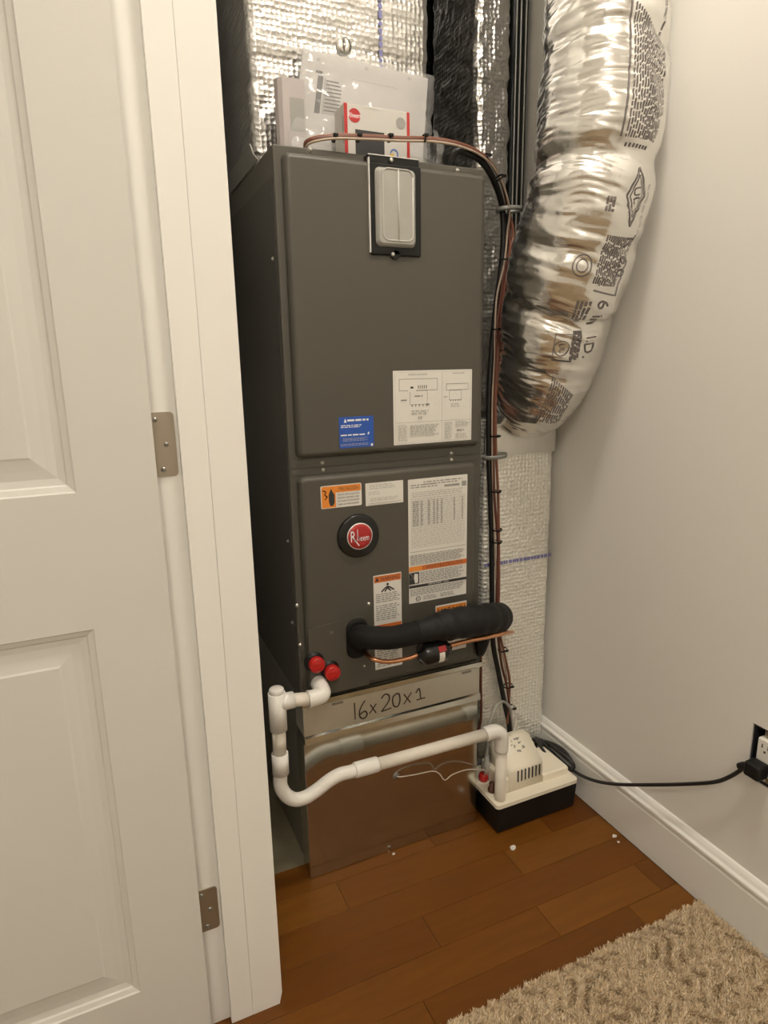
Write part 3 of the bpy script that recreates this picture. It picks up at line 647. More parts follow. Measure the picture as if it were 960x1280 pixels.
# motor housing: side profile in Y,Z with rounded back
hx0, hx1 = 0.512, 0.628
prof = [(-0.042, 0.084), (-0.040, 0.138), (-0.036, 0.146), (0.030, 0.186), (0.040, 0.190), (0.052, 0.188), (0.060, 0.180), (0.066, 0.166), (0.070, 0.084)]
bm = bmesh.new(); A = [bm.verts.new((hx0, y, z)) for y, z in prof]; B = [bm.verts.new((hx1, y, z)) for y, z in prof]
bm.faces.new(A); bm.faces.new(B[::-1]); m_ = len(prof)
for i in range(m_): bm.faces.new((A[i], B[i], B[(i+1) % m_], A[(i+1) % m_]))
bmesh.ops.bevel(bm, geom=[e for e in bm.edges if (abs(e.verts[0].co.x-e.verts[1].co.x) < 1e-6 and min(e.verts[0].co.z, e.verts[1].co.z) > 0.083 and max(e.verts[0].co.z, e.verts[1].co.z) > 0.10)], offset=0.007, segments=3, affect='EDGES')
bm.verts.index_update(); mb = MB().add([v.co for v in bm.verts], [[v.index for v in f.verts] for f in bm.faces], 0, True); bm.free()
hs = part('motor_housing', mb, 'pump_white', cvr)
for k in range(7):
    x = 0.5455+k*0.0112; zt = 0.1395
    part('vent_slot', MB().box(x-0.0017, x+0.0017, -0.0428, -0.0395, 0.108, zt, 0.0006, 1), 'ink', cvr)
part('deck_step', MB().prism([(-0.045, 0.085), (-0.045, 0.104), (-0.040, 0.107), (0.060, 0.107), (0.066, 0.085)], 0.622, 0.703, 0), 'pump_white', cvr)
part('deck_step', MB().box(0.500, 0.520, -0.044, 0.062, 0.085, 0.128, 0.006), 'pump_white', cvr)
mb = MB(); rr_ = random.Random(5)
for k in range(16):                    # grey print on the sloping lid
    y = 0.0+rr_.uniform(-0.004, 0.026); x = 0.575+rr_.uniform(-0.014, 0.020); z = 0.146+(y+0.036)*0.606+0.0006; s_ = rr_.uniform(0.0012, 0.0035)
    mb.quad((x-s_, y-s_, z-s_*0.606), (x+s_, y-s_, z-s_*0.606), (x+s_, y+s_*0.7, z+s_*0.424), (x-s_, y+s_*0.7, z+s_*0.424))
part('lid_print', mb, 'ink_grey', cvr)
rc = on(602, 972, 2, 0.094)
part('reset_knob', MB().lathe((rc.x+0.006, rc.y, 0.085), (0, 0, 1), [(0, 0.012), (0.008, 0.013), (0.018, 0.012), (0.020, 0.009), (0.020, 0.001)], 20), 'red_cap', pm, 'red knob')
part('fitting', MB().lathe((0.482, -0.018, 0.085), (0, 0, 1), [(0, 0.010), (0.010, 0.010), (0.012, 0.007), (0.026, 0.007), (0.026, 0.001)], 16), 'wire_brown', pm)
part('check_valve', MB().lathe((0.498, 0.030, 0.085), (0, 0, 1), [(0, 0.010), (0.05, 0.0095), (0.052, 0.007), (0.072, 0.006), (0.073, 0.001)], 18), 'vinyl', pm)

# clear discharge tube looping from the pump up into the bundle
pts = [(0.498, 0.030, 0.159), (0.499, 0.028, 0.20), on(612, 905, 1, 0.03), on(619, 885, 1, 0.05), on(628, 877, 1, 0.065), on(637, 884, 1, 0.075), on(641, 905, 1, 0.075), on(643, 922, 1, 0.070)]
single('discharge_tube', MB().tube(spline(pts, 8), 0.0042, 10), 'vinyl', 'clear vinyl tube looping up out of the condensate pump', 'tube')
pts = [on(633, 918, 1, 0.01), on(641, 915, 1, 0.055), on(645, 902, 1, 0.075), on(641, 880, 1, 0.085), on(636, 862, 1, 0.088)]
single('control_wire', MB().tube(spline(pts, 8), 0.0016, 8), 'wire_white', 'thin white wire curving behind the pump elbow', 'wire')
# float-switch wire leaving the box front
h0 = on(495, 970, 1, -0.004)
pts = [h0+Vector((0, 0.002, 0)), on(500, 971, 1, -0.014), on(520, 968, 1, -0.022), on(540, 964, 1, -0.022), on(549, 967, 1, -0.024), on(556, 975, 1, -0.028), on(566, 968, 1, -0.028), on(585, 962, 1, -0.022), on(606, 963, 1, -0.004), (0.484, 0.02, 0.105)]
fw = thing('float_switch_wire', 'thin white wire from the galvanised box front to the pump', 'wire', tuple(h0))
part('lead', MB().tube(spline(pts, 8), 0.0013, 8), 'wire_white', fw)
pts = [h0+Vector((0.002, 0.002, 0.003)), on(505, 967, 1, -0.012), on(525, 960, 1, -0.014), on(540, 955, 1, -0.014), on(556, 962, 1, -0.016), on(575, 958, 1, -0.014), on(590, 958, 1, -0.010)]
part('grommet', MB().lathe((h0.x, -0.003, h0.z), (0, -1, 0), [(0, 0.009), (0.002, 0.009), (0.003, 0.005), (0.0032, 0.001)], 14), 'galv_dark', fw)

# ------------------------------------------------------------------ receptacle, plug and cord
ot = thing('wall_receptacle', 'white duplex receptacle without cover plate in a cut-out of the right wall', 'outlet', (XW+0.02, -0.526, 0.345))
mb = MB(); e = 0.0015
for bx_ in ((XW+0.002, XW+0.050, oy0+e, oy0+0.004, oz0+e, oz1-e), (XW+0.002, XW+0.050, oy1-0.004, oy1-e, oz0+e, oz1-e), (XW+0.002, XW+0.050, oy0+0.004, oy1-0.004, oz0+e, oz0+0.004), (XW+0.002, XW+0.050, oy0+0.004, oy1-0.004, oz1-0.004, oz1-e), (XW+0.048, XW+0.052, oy0+e, oy1-e, oz0+e, oz1-e)):
    mb.box(*bx_)
part('junction_box', mb, 'box_dark', ot)
yc = -0.5195
part('yoke', MB().box(XW+0.004, XW+0.006, yc-0.009, yc+0.009, oz0+0.006, oz1-0.006, 0.0006), 'satin_nickel', ot)
part('face', MB().box(XW-0.004, XW+0.020, yc-0.0165, yc+0.0165, 0.367, 0.442, 0.003), 'receptacle', ot)
for z in (0.4245,):
    for yy in (yc-0.006, yc+0.006): part('slot', MB().box(XW-0.0046, XW-0.0036, yy-0.0010, yy+0.0010, z, z+0.008), 'ink', ot)
    part('slot', MB().lathe((XW-0.0036, yc, z-0.007), (-1, 0, 0), [(0, 0.0023), (0.001, 0.0023)], 10), 'ink', ot)
for z in (oz1-0.010, oz0+0.010): part('screw', MB().lathe((XW+0.004, yc, z), (-1, 0, 0), [(0, 0.0034), (0.002, 0.003), (0.0022, 0.001)], 10), 'screw_metal', ot)
plz = 0.3855
mbp = MB().box(XW-0.036, XW-0.0045, yc-0.015, yc+0.018, plz-0.016, plz+0.014, 0.005)

mbp.tube([(XW-0.022, yc+0.014, plz-0.003), (XW-0.023, yc+0.026, plz-0.008), (XW-0.024, yc+0.034, plz-0.013)], [0.0105, 0.0085, 0.0065], 14)
cpt = [(XW-0.0235, yc+0.026, plz-0.009), on(928, 961, 0, 0.739), on(912, 971, 0, 0.738), on(893, 977.5, 0, 0.735), on(860, 980, 0, 0.732), on(815, 981, 0, 0.728), on(775, 980.5, 0, 0.722), on(748, 977, 0, 0.720), on(728, 970, 0, 0.722),
       on(712, 960, 0, 0.726), on(700, 950, 0, 0.728), on(688, 938, 0, 0.730), on(675, 928, 0, 0.730)]
# coil behind the pump by the wall
c0 = on(696, 945, 0, 0.722); coil = []
for i in range(46):
    a_ = i*2*PI/15+2.6; coil.append(c0+Vector((0.0+0.008*math.sin(i*0.9), 0.062*math.cos(a_), 0.026*math.sin(a_)+0.002+0.003*math.sin(i*0.37))))
pc = part('power_cord', MB().tube(spline(cpt, 8), 0.0041, 12), 'wire_black', pm, 'black power cord')
part('plug', mbp, 'black_plastic', pc)
for q in coil: q.y = min(q.y, 0.100)
part('coil', MB().tube(spline(coil, 4), 0.0040, 10), 'wire_black', pc)
coil2 = [on(672, 932, 0, 0.712)+Vector((0.010*math.sin(i*0.7)-0.012, 0.052*math.cos(i*2*PI/13+1.0), 0.024*math.sin(i*2*PI/13+1.0)+0.004*math.sin(i*0.5))) for i in range(42)]
for q in coil2: q.y = min(q.y-0.02, 0.100)
part('coil', MB().tube(spline(coil2, 4), 0.0042, 10), 'wire_black', pc)
part('coil', MB().tube(spline([coil[-1], (0.715, 0.08, 0.11), (0.68, 0.098, 0.10), (0.64, 0.094, 0.10), (0.615, 0.072, 0.11)], 8), 0.0040, 10), 'wire_black', pc)

# ------------------------------------------------------------------ foil wrapped ducts
def nz(p): return noise.noise(Vector(p))
def rr_path(x0, x1, y0, y1, r, n):
    """points and outward normals round a rounded rectangle"""
    P = rrect(x0, x1, y0, y1, r, 6); P.append(P[0]); L = [0]
    for a, b in zip(P[:-1], P[1:]): L.append(L[-1]+math.hypot(b[0]-a[0], b[1]-a[1]))
    out = []; j = 0
    for i in range(n):
        s = L[-1]*i/n
        while L[j+1] < s: j += 1
        t = (s-L[j])/max(1e-9, L[j+1]-L[j]); a, b = P[j], P[j+1]
        d = (b[0]-a[0], b[1]-a[1]); q = math.hypot(*d)
        out.append((a[0]+d[0]*t, a[1]+d[1]*t, d[1]/q, -d[0]/q))
    return out
def foil_duct(x0, x1, y0, y1, z0, z1, r, n, nzv, disp, cap=True):
    P = rr_path(x0, x1, y0, y1, r, n); mb = MB()
    def fn(i, j):
        z = z0+(z1-z0)*i; a = P[int(round(j*n)) % n]; d = disp(a[0], a[1], z)
        return (a[0]+a[2]*d, a[1]+a[3]*d, z)
    mb.grid(fn, nzv, n, True)
    if cap:
        mb.add([fn(1, k/n) for k in range(n)], [list(range(n))]); mb.add([fn(0, k/n) for k in range(n)], [list(range(n))[::-1]])
    return mb
# supply plenum on top of the unit
YPL = 0.18
def d1(x, y, z):
    a = nz((x*3, y*3, z*38)); return 0.0035*max(0, a)**0.5*0.8 if a > 0 else -0.004*(-a)**1.5+0.0012*nz((x*40, y*40, z*40))
def d1b(x, y, z):
    return 0.0030*nz((x*4, y*4, z*30))+0.0022*nz((x*16, y*16, z*60))-0.0035*max(0, 1-abs(nz((x*2.5+7, y*2.5, z*13)))*14)
pn = thing('supply_plenum', 'silver bubble foil wrapped plenum rising from the top of the cabinet', 'duct', (0.21, 0.35, H))
part('foil_wrap', foil_duct(0.012, 0.412, YPL, 0.525, H+0.002, CZ-0.004, 0.016, 220, 190, d1b), 'foil_bubble', pn)
# printed blue line
def vdash(x, y, z0, z1, wd, parent, m='blue_ink'):
    mb = MB(); z = z0; R_ = random.Random(9)
    while z < z1:
        h = R_.uniform(0.006, 0.016); mb.quad((x-wd/2, y, z), (x+wd/2, y, z), (x+wd/2, y, z+h), (x-wd/2, y, z+h)); z += h+R_.uniform(0.0025, 0.006)
    return part('printed_line', mb, m, parent)
px_ = on(476, 60, 1, YPL-0.004); vdash(px_.x, YPL-0.0045, 1.60, 2.3, 0.0075, pn)
wp = on(430, 57, 1, YPL-0.004)
part('pin_washer', MB().lathe((wp.x, YPL, wp.z), (0, -1, 0), [(0, 0.017), (0.006, 0.016), (0.0085, 0.011), (0.006, 0.006), (0.0085, 0.003), (0.009, 0.0005)], 24), 'foil_tape', pn, 'round shiny pin washer')
# return drop at the right
def d2(x, y, z): return 0.0018*nz((x*9, y*9, z*7))+0.0016*nz((x*30, y*30, z*45))+(0.004*nz((x*40, y*40, z*30)) if z < 0.22 else 0)
DX_, DXe = 0.527, 0.741
rd = thing('return_duct', 'pale bubble foil wrapped duct standing beside the cabinet under the flexible duct', 'duct', (0.63, 0.3, 0))
part('foil_wrap', foil_duct(DX_, DXe, 0.112, 0.50, 0.0, 1.005, 0.012, 150, 170, d2), 'foil_bubble_matte', rd)
mb = MB(); R_ = random.Random(4); x = DX_+0.004; zl = 0.645
while x < DXe-0.006:
    wq = R_.uniform(0.004, 0.011); mb.quad((x, 0.1085, zl-0.004), (x+wq, 0.1085, zl-0.004), (x+wq, 0.1085, zl+0.005), (x, 0.1085, zl+0.005)); x += wq+R_.uniform(0.0015, 0.004)
part('printed_line', mb, 'blue_ink', rd)
part('tape_band', MB().box(DX_-0.001, DXe+0.001, 0.1085, 0.114, 0.925, 0.998, 0.002), 'foil_tape', rd)
# riser behind the flexible duct
def d3(x, y, z): return 0.006*nz((x*7, y*7, z*5))+0.005*nz((x*22, y*22, z*17))+0.004*nz((x*60, y*60, z*50))
rs = thing('foil_riser', 'crinkled foil wrapped riser between the cabinet and the flexible duct', 'duct', (0.62, 0.33, 1.01))
part('foil_wrap', foil_duct(0.588, 0.690, 0.270, 0.50, 1.012, CZ-0.004, 0.022, 130, 300, d3), 'foil_bubble', rs)
bs = thing('film_wrapped_riser', 'narrow riser in black film with silver vertical tape lines beside the foil riser', 'duct', (0.70, 0.33, 1.01))
part('film_wrap', foil_duct(0.700, 0.752, 0.285, 0.50, 1.012, CZ-0.004, 0.010, 60, 60, lambda x, y, z: 0.001*nz((x*30, y*30, z*3))), 'film_upright', bs)
for x in (0.709, 0.722, 0.737): part('tape_line', MB().box(x, x+0.0030, 0.2815, 0.2855, 1.03, CZ-0.02, 0.0006), 'foil_tape', bs)
# black-film wrapped trunk behind
tk = thing('film_wrapped_duct', 'wide duct wrapped in streaky black film behind the foil plenum', 'duct', (0.2, 0.66, 1.4))
def film_pt(i, j):
    x = -0.150+0.905*i; z = 1.35+(CZ-0.006-1.35)*j
    t = -x*0.53+z*0.85; q = x*0.85+z*0.53                # across and along the slanted folds
    a = nz((q*1.3, 3.1, t*42)); b = nz((q*2.2, 8.7, t*90))
    d = 0.010*nz((i*6, j*4, 1.5))-0.0045*max(0, a)**1.2-0.0030*max(0, 1-abs(b)*6)
    return (x, 0.582+d, z)
part('film_wrap', MB().grid(film_pt, 260, 480).box(-0.150, 0.755, 0.598, 0.78, 1.35, CZ-0.006), 'film_gloss', tk)

# flexible duct: swept tube with pinches and wrinkles
ctl = [((0.632, -0.100, 2.44), 0.112), ((0.634, -0.105, 2.10), 0.111), ((0.636, -0.110, 1.86), 0.110), ((0.634, -0.118, 1.72), 0.115), ((0.630, -0.118, 1.59), 0.119), ((0.625, -0.098, 1.46), 0.122), ((0.622, -0.055, 1.345), 0.124), ((0.630, -0.012, 1.25), 0.118), ((0.642, 0.024, 1.16), 0.115), ((0.646, 0.066, 1.09), 0.104), ((0.648, 0.110, 1.055), 0.092), ((0.646, 0.145, 1.030), 0.078), ((0.646, 0.158, 1.0075), 0.070)]
NS, NT = 560, 260
cen = spline([c for c, _ in ctl], 48); rdl = [v.x for v in spline([(r, 0, 0) for _, r in ctl], 48)]
arc = [0.0]
for a, b in zip(cen[:-1], cen[1:]): arc.append(arc[-1]+(b-a).length)
arc = np.array(arc); C3 = np.array([tuple(v) for v in cen]); R1 = np.array(rdl)
sv = np.linspace(0, arc[-1], NS+1)
cx = np.stack([np.interp(sv, arc, C3[:, k]) for k in range(3)], 1); cr_ = np.interp(sv, arc, R1)
tg = np.gradient(cx, axis=0); tg /= np.linalg.norm(tg, axis=1)[:, None]
F1 = np.zeros_like(tg); f = np.array([0, -1.0, 0])
for i in range(NS+1):
    f = f-tg[i]*np.dot(f, tg[i]); f /= np.linalg.norm(f); F1[i] = f
F2 = np.cross(tg, F1)        # theta=0 faces -Y, theta grows towards F2
pinch = [(1.53, 0.016, 0.020, 0.6), (1.285, 0.012, 0.016, -0.4), (1.72, 0.007, 0.014, 0.3), (1.40, 0.006, 0.012, 1.0), (1.16, 0.006, 0.012, 0.0)]
SURF = np.zeros((NS+1, NT, 3))
for i in range(NS+1):
    z = cx[i, 2]; s = sv[i]
    for j in range(NT):
        th = 2*PI*j/NT; ct, st = math.cos(th), math.sin(th)
        zz = s+0.022*math.sin(th+0.6)          # creases run slightly slanted round the tube
        zw = zz+0.010*noise.noise(Vector((ct*1.6, st*1.6, s*11)))
        a = noise.noise(Vector((ct*0.9, st*0.9, zw*15)))
        b = noise.noise(Vector((ct*1.0+5, st*1.0, zw*40)))
        c_ = noise.noise(Vector((ct*1.5+9, st*1.5+3, zw*95)))
        g_ = noise.noise(Vector((ct*5, st*5+3, s*30)))
        d = 0.0050*a+0.0042*(1-abs(b)*2.2)*(0.5+0.5*abs(a))+0.0020*(1-2*abs(c_))+0.0014*g_
        d += 0.004*noise.noise(Vector((ct*2.0+11, st*2.0, s*9)))
        for pzv, dep, wd, ph in pinch:
            k2 = (z-pzv-0.012*math.sin(th*1.0+ph*3))/wd
            if abs(k2) < 3: d -= dep*math.exp(-k2*k2)*(0.7+0.3*math.cos(th-ph))
        rr2 = cr_[i]+d
        SURF[i, j] = cx[i]+(F1[i]*ct+F2[i]*st)*rr2
SURF[:, :, 0] = np.minimum(SURF[:, :, 0], XW-0.002)
fx = thing('flexible_duct', 'fat crinkled silver flexible duct curving down along the right wall', 'duct', (0.635, 0.0, 0.99))
mb = MB(); vs = SURF.reshape(-1, 3).tolist()
mb.add(vs, [[i*NT+j, i*NT+(j+1) % NT, (i+1)*NT+(j+1) % NT, (i+1)*NT+j] for i in range(NS) for j in range(NT)], 0, True)
part('foil_jacket', mb, 'foil_flex', fx)
# printing on the jacket: (height z, angle) -> point just above the film
zc_ = cx[:, 2]
def fpt(z, th, lift=0.0012):
    i = float(np.interp(-z, -zc_, np.arange(NS+1))); jj = (th/(2*PI)*NT) % NT
    i0 = min(int(i), NS-1); ti = i-i0; j0 = int(jj) % NT; tj = jj-int(jj); j1 = (j0+1) % NT
    p = (SURF[i0, j0]*(1-ti)+SURF[i0+1, j0]*ti)*(1-tj)+(SURF[i0, j1]*(1-ti)+SURF[i0+1, j1]*ti)*tj
    o_ = p-cx[i0]; return tuple(p+o_/np.linalg.norm(o_)*lift)
# which sign of theta is towards the wall (+X)?
SG = 1.0 if F2[NS//2][0] > 0 else -1.0
ink = MB()
def stripe(z0, z1, t0, t1, n):
    zs = [z0+(z1-z0)*k/n for k in range(n+1)]
    for a, b in zip(zs[:-1], zs[1:]): ink.quad(fpt(a, SG*t0), fpt(a, SG*t1), fpt(b, SG*t1), fpt(b, SG*t0))
def wordcol(zt, zb, th, wth, rnd):
    z = zt
    while z > zb:
        h = rnd.uniform(0.005, 0.018); stripe(z, max(z-h, zb), th-wth/2, th+wth/2, 3); z -= h+rnd.uniform(0.0016, 0.0035)
def ftext(txt, size, z, th, turn=-90):
    vs, fs = text_geo(txt, size, 'CENTER'); a = math.radians(turn); r0 = 0.115
    ink.add([fpt(z+(v.x*math.sin(a)+v.y*math.cos(a)), SG*(th+(v.x*math.cos(a)-v.y*math.sin(a))/r0)) for v in vs], fs)
def fpath(pts, wd):
    for (z0, t0), (z1, t1) in zip(pts[:-1], pts[1:]):
        dz, dt = z1-z0, (t1-t0)*0.115; q = math.hypot(dz, dt); nz_, nt_ = -dt/q*wd/2, dz/q*wd/2/0.115; n = max(1, int(q/0.005))
        for k in range(n):
            a, b = k/n, (k+1)/n
            A, B = (z0+dz*a, t0+(t1-t0)*a), (z0+dz*b, t0+(t1-t0)*b)
            ink.quad(fpt(A[0]-nz_, SG*(A[1]-nt_)), fpt(B[0]-nz_, SG*(B[1]-nt_)), fpt(B[0]+nz_, SG*(B[1]+nt_)), fpt(A[0]+nz_, SG*(A[1]+nt_)))
rn = random.Random(12)
T0 = -0.28
for k in range(14): wordcol(1.755-0.003*k, 1.560, T0+0.02+k*0.045, 0.020, rn)
wordcol(1.775, 1.60, T0+0.68, 0.03, rn); fpath([(1.78, T0-0.06), (1.56, T0-0.06)], 0.003)
for k in range(7): wordcol(1.553, 1.548, T0+0.08+k*0.07, 0.03, rn)
fpath([(1.520, T0+0.36), (1.482, T0+0.56), (1.440, T0+0.40), (1.478, T0+0.20), (1.520, T0+0.36)], 0.0026); fpath([(1.510, T0+0.36), (1.482, T0+0.50), (1.452, T0+0.40), (1.478, T0+0.26), (1.510, T0+0.36)], 0.0016)
ftext('UL', 0.020, 1.481, T0+0.38, -75)
for k in range(3): wordcol(1.475, 1.455, T0-0.10+k*0.05, 0.035, rn)
wordcol(1.50, 1.43, T0+0.66, 0.012, rn)
fpath([(1.430, T0+0.62), (1.330, T0+0.56)], 0.0024); fpath([(1.330, T0+0.56), (1.338, T0+0.10)], 0.0024)
for k in range(11): wordcol(1.425, 1.345, T0+0.06+k*0.040, 0.018, rn)
ftext('R-6.0', 0.030, 1.395, T0+0.54, -90)
def fring(z, th, r):
    fpath([(z+r*math.cos(a*PI/10), th+r/0.115*math.sin(a*PI/10)) for a in range(21)], 0.0022)
fring(1.375, T0-0.20, 0.017); fring(1.375, T0-0.20, 0.010)
fring(1.225, T0-0.18, 0.015); ftext('UL', 0.016, 1.225, T0-0.18, -80)
ftext('6 in  I.D.', 0.036, 1.262, T0+0.34, -90)
for k in range(4): wordcol(1.320, 1.285, T0-0.10+k*0.07, 0.04, rn); wordcol(1.262, 1.200, T0+0.0+k*0.045, 0.036, rn)
fpath([(1.255, T0-0.32), (1.200, T0-0.32), (1.196, T0+0.02), (1.255, T0+0.02), (1.255, T0-0.32)], 0.002)
for k in range(11): wordcol(1.165-0.003*k, 1.085, T0-0.22+k*0.05, 0.020, rn)
part('jacket_print', ink, 'flex_ink', fx)
# wide slanted tape patch near the top, band at the lower end
mb = MB(); mb.tube([(0.646, 0.195, 1.0066), (0.646, 0.193, 1.02), (0.646, 0.19, 1.034)], [0.076, 0.077, 0.075], 40, False); part('end_band', mb, 'foil_tape', fx)

# ------------------------------------------------------------------ cables
top = [(0.072, 0.03, H-0.004), on(383, 180, 1, 0.015), on(396, 174, 1, 0.0), on(420, 171, 1, -0.008), on(460, 172, 1, -0.008), on(500, 174, 1, -0.006), on(540, 175, 1, 0.0), on(570, 180, 1, 0.005), on(596, 190, 1, 0.02), on(614, 205, 1, 0.04), on(628, 230, 1, 0.06), on(636, 262, 1, 0.075)]
side = [(638, 290), (636, 310), (631, 335), (626, 370), (622, 410), (619, 450), (617, 500), (617, 560), (619, 620), (621, 680), (622, 740), (620, 780)]
def run(dx, y, jit, seed, low):
    R_ = random.Random(seed); pts = [Vector(p)+Vector((0, dx*0.5, dx*0.6)) for p in top]
    pts += [on(u, v, 1, y)+Vector((dx+R_.uniform(-jit, jit), R_.uniform(-jit, jit)*0.4, 0)) for u, v in side]
    pts += [Vector(p) for p in low]; return spline(pts, 6)
lowA = [on(627, 830, 1, 0.075), on(633, 855, 1, 0.08), on(638, 890, 1, 0.082), on(640, 915, 1, 0.08)]
lowB = [on(631, 820, 1, 0.08), on(637, 850, 1, 0.085), on(636, 875, 1, 0.085), on(634, 905, 1, 0.08)]
single('thermostat_cable', MB().tube(run(0.0, 0.082, 0.003, 1, lowA), 0.0034, 10), 'wire_brown', 'brown thermostat cable draped over the cabinet top and down its right side', 'cable')
single('thermostat_cable', MB().tube(run(0.006, 0.080, 0.003, 2, lowB), 0.0034, 10), 'wire_red', 'reddish thermostat cable strapped in the bundle beside the cabinet', 'cable')
single('thermostat_cable', MB().tube(run(-0.006, 0.084, 0.004, 3, [on(628, 815, 1, 0.08), on(634, 850, 1, 0.085)]), 0.0024, 8), 'wire_cream', 'thin cream cable in the bundle beside the cabinet', 'cable')
bp = [(0.385, 0.05, H-0.003), on(570, 190, 1, 0.03), on(585, 192, 1, 0.03), on(602, 202, 1, 0.04), on(617, 225, 1, 0.06), on(628, 262, 1, 0.085), on(628, 320, 1, 0.095), on(618, 400, 1, 0.096), on(612, 480, 1, 0.096), on(611, 560, 1, 0.096), on(614, 650, 1, 0.096), on(615, 740, 1, 0.096), on(616, 800, 1, 0.09), on(623, 840, 1, 0.09), on(631, 880, 1, 0.088), on(637, 915, 1, 0.085), (0.60, 0.098, 0.10)]
single('power_cable', MB().tube(spline(bp, 8), 0.0068, 12), 'wire_black', 'thick black cable arching from the cabinet top down to the floor corner', 'cable')
rp = [on(603, 760, 1, 0.075), on(601, 800, 1, 0.07), on(601, 850, 1, 0.066), on(599, 910, 1, 0.06), (0.459, 0.10, 0.16)]
single('control_cable', MB().tube(spline(rp, 8), 0.0036, 10), 'wire_brown', 'dark red cable hanging along the edge of the galvanised box', 'cable')
def tie(p, axis, r, label, grp, m='black_plastic', wdt=0.0035, name='zip_tie'):
    mb = MB(); ax = Vector(axis).normalized(); p = Vector(p)
    a = Vector((0, 1, 0)); a = (a-ax*a.dot(ax)).normalized(); b = ax.cross(a); n = 18
    vs = []
    for k in range(n):
        an = 2*PI*k/n; e_ = a*math.cos(an)+b*math.sin(an)
        for rr3, h in ((r, -wdt/2), (r, wdt/2), (r+0.0012, wdt/2), (r+0.0012, -wdt/2)): vs.append(p+e_*rr3+ax*h)
    mb.add(vs, [[k*4+q, k*4+(q+1) % 4, ((k+1) % n)*4+(q+1) % 4, ((k+1) % n)*4+q] for k in range(n) for q in range(4)])
    hd = p-a*(r+0.001)+b*0.004
    mb.box(hd.x-0.003, hd.x+0.006, hd.y-0.003, hd.y+0.002, hd.z-0.0025, hd.z+0.0025, 0.0006)
    single(name, mb, m, label, 'cable tie', grp)
for u, lb_ in ((417, "beside the carton's plain left end"), (447, "before the left edge of the carton's black picture"), (486, "before the right edge of the carton's black picture"), (530, 'right of the carton, before the clear bag')):
    tie(on(u, 173, 1, -0.004), (1, 0, 0.0), 0.0062, 'small black cable tie '+lb_, 'ties along the cabinet top')
for u, v, lb_ in ((606, 196, 'on the wires level with the cabinet top corner'), (624, 222, 'on the downward bend just above the upper grey strap')):
    tie(on(u, v, 1, 0.035), (1, 0.3, -1), 0.0085, 'black cable tie '+lb_, 'ties at the bend')
for u, v, lb_ in ((633, 325, 'just below the upper grey strap'), (621, 412, 'halfway down the upper panel beside the fat silver duct'), (619, 545, 'just above the lower grey strap'), (620, 614, 'just below the lower grey strap'), (621, 662, 'upper one of a close pair beside the blue printed line'), (621, 677, 'lower one of a close pair beside the blue printed line')):
    tie(on(u, v, 1, 0.083), (0, 0, 1), 0.0125, 'black cable tie '+lb_, 'ties on the vertical bundle')
for u, v, lb_ in ((628, 812, 'right under the copper tube end'), (635, 857, 'level with the hand-written filter door'), (638, 884, 'next to the loop of clear tube')):
    tie(on(u, v, 1, 0.086), (0.2, 0, -1), 0.0110, 'black cable tie '+lb_, 'ties above the pump')
def strap(u0, u1, v, y, label):
    a, b = on(u0, v, 1, y), on(u1, v, 1, y); c = (a+b)/2; rx = (b.x-a.x)/2; mb = MB(); n = 24; vs = []
    for k in range(n):
        an = 2*PI*k/n; ex, ey = math.cos(an), math.sin(an)
        for o_, h in ((0, -0.005), (0, 0.005), (0.0016, 0.005), (0.0016, -0.005)): vs.append((c.x+ex*(rx+o_), c.y+ey*(0.021+o_), c.z+h+ex*0.002))
    mb.add(vs, [[k*4+q, k*4+(q+1) % 4, ((k+1) % n)*4+(q+1) % 4, ((k+1) % n)*4+q] for k in range(n) for q in range(4)], 0, True)
    single('pipe_strap', mb, 'strap_grey', label, 'strap')
strap(622, 650, 262, 0.088, 'grey plastic strap holding the wires near the cabinet top')
strap(605, 632, 570, 0.092, 'grey plastic strap holding the wires below the flexible duct')

# ------------------------------------------------------------------ things lying on the cabinet
# paper packet leaning on the plenum
def leanpt(u, v, y): return on(u, v, 1, y)
YK0, YK1 = 0.105, 0.155
q_tl, q_tr = leanpt(379, 60, YK1), leanpt(535, 98, YK1)
q_bl, q_br = leanpt(364, 186, YK0), leanpt(528, 203, YK0)
q_bl.z = max(q_bl.z, H+0.001); q_br.z = max(q_br.z, H+0.001)
ex_ = ((q_tr-q_tl)+(q_br-q_bl))/2; ez_ = ((q_tl-q_bl)+(q_tr-q_br))/2
def sheet_pt(a, b, off=0.0):
    p = q_tl+(q_tr-q_tl)*a; r = q_bl+(q_br-q_bl)*a; n = ex_.cross(ez_).normalized()
    if n.y > 0: n = -n
    return p+(r-p)*b+n*off
pk = thing('manual_packet', 'white punched manual packet in a clear bag leaning on the foil plenum', 'booklet', tuple(sheet_pt(0.5, 1.0)))
mb = MB()
c8 = [sheet_pt(a, b, o) for o in (0.0, -0.006) for a, b in ((0, 0), (1, 0), (1, 1), (0, 1))]
mb.add(c8, [[0, 1, 2, 3], [7, 6, 5, 4], [0, 4, 5, 1], [1, 5, 6, 2], [2, 6, 7, 3], [3, 7, 4, 0]])
sh = part('cover_sheet', mb, 'manual_paper', pk)
mats_ = ['ink_grey', 'ink', 'ink_light', 'paper_grey', 'manual_paper']; mb = MB()
def srect(a, b, c, d, mi, off=0.0006): mb.quad(sheet_pt(a, b, off), sheet_pt(c, b, off), sheet_pt(c, d, off), sheet_pt(a, d, off), mi)
def sdisc(a, b, r, mi):
    o = sheet_pt(a, b, 0.0007); ux = ex_.normalized(); uz = ez_.normalized(); mb.add([o+ux*r*math.cos(t*PI/8)+uz*r*math.sin(t*PI/8) for t in range(16)], [list(range(16))], mi)
for a, b in ((0.12, 0.08), (0.49, 0.06), (0.84, 0.06)): sdisc(a, b, 0.0042, 0)
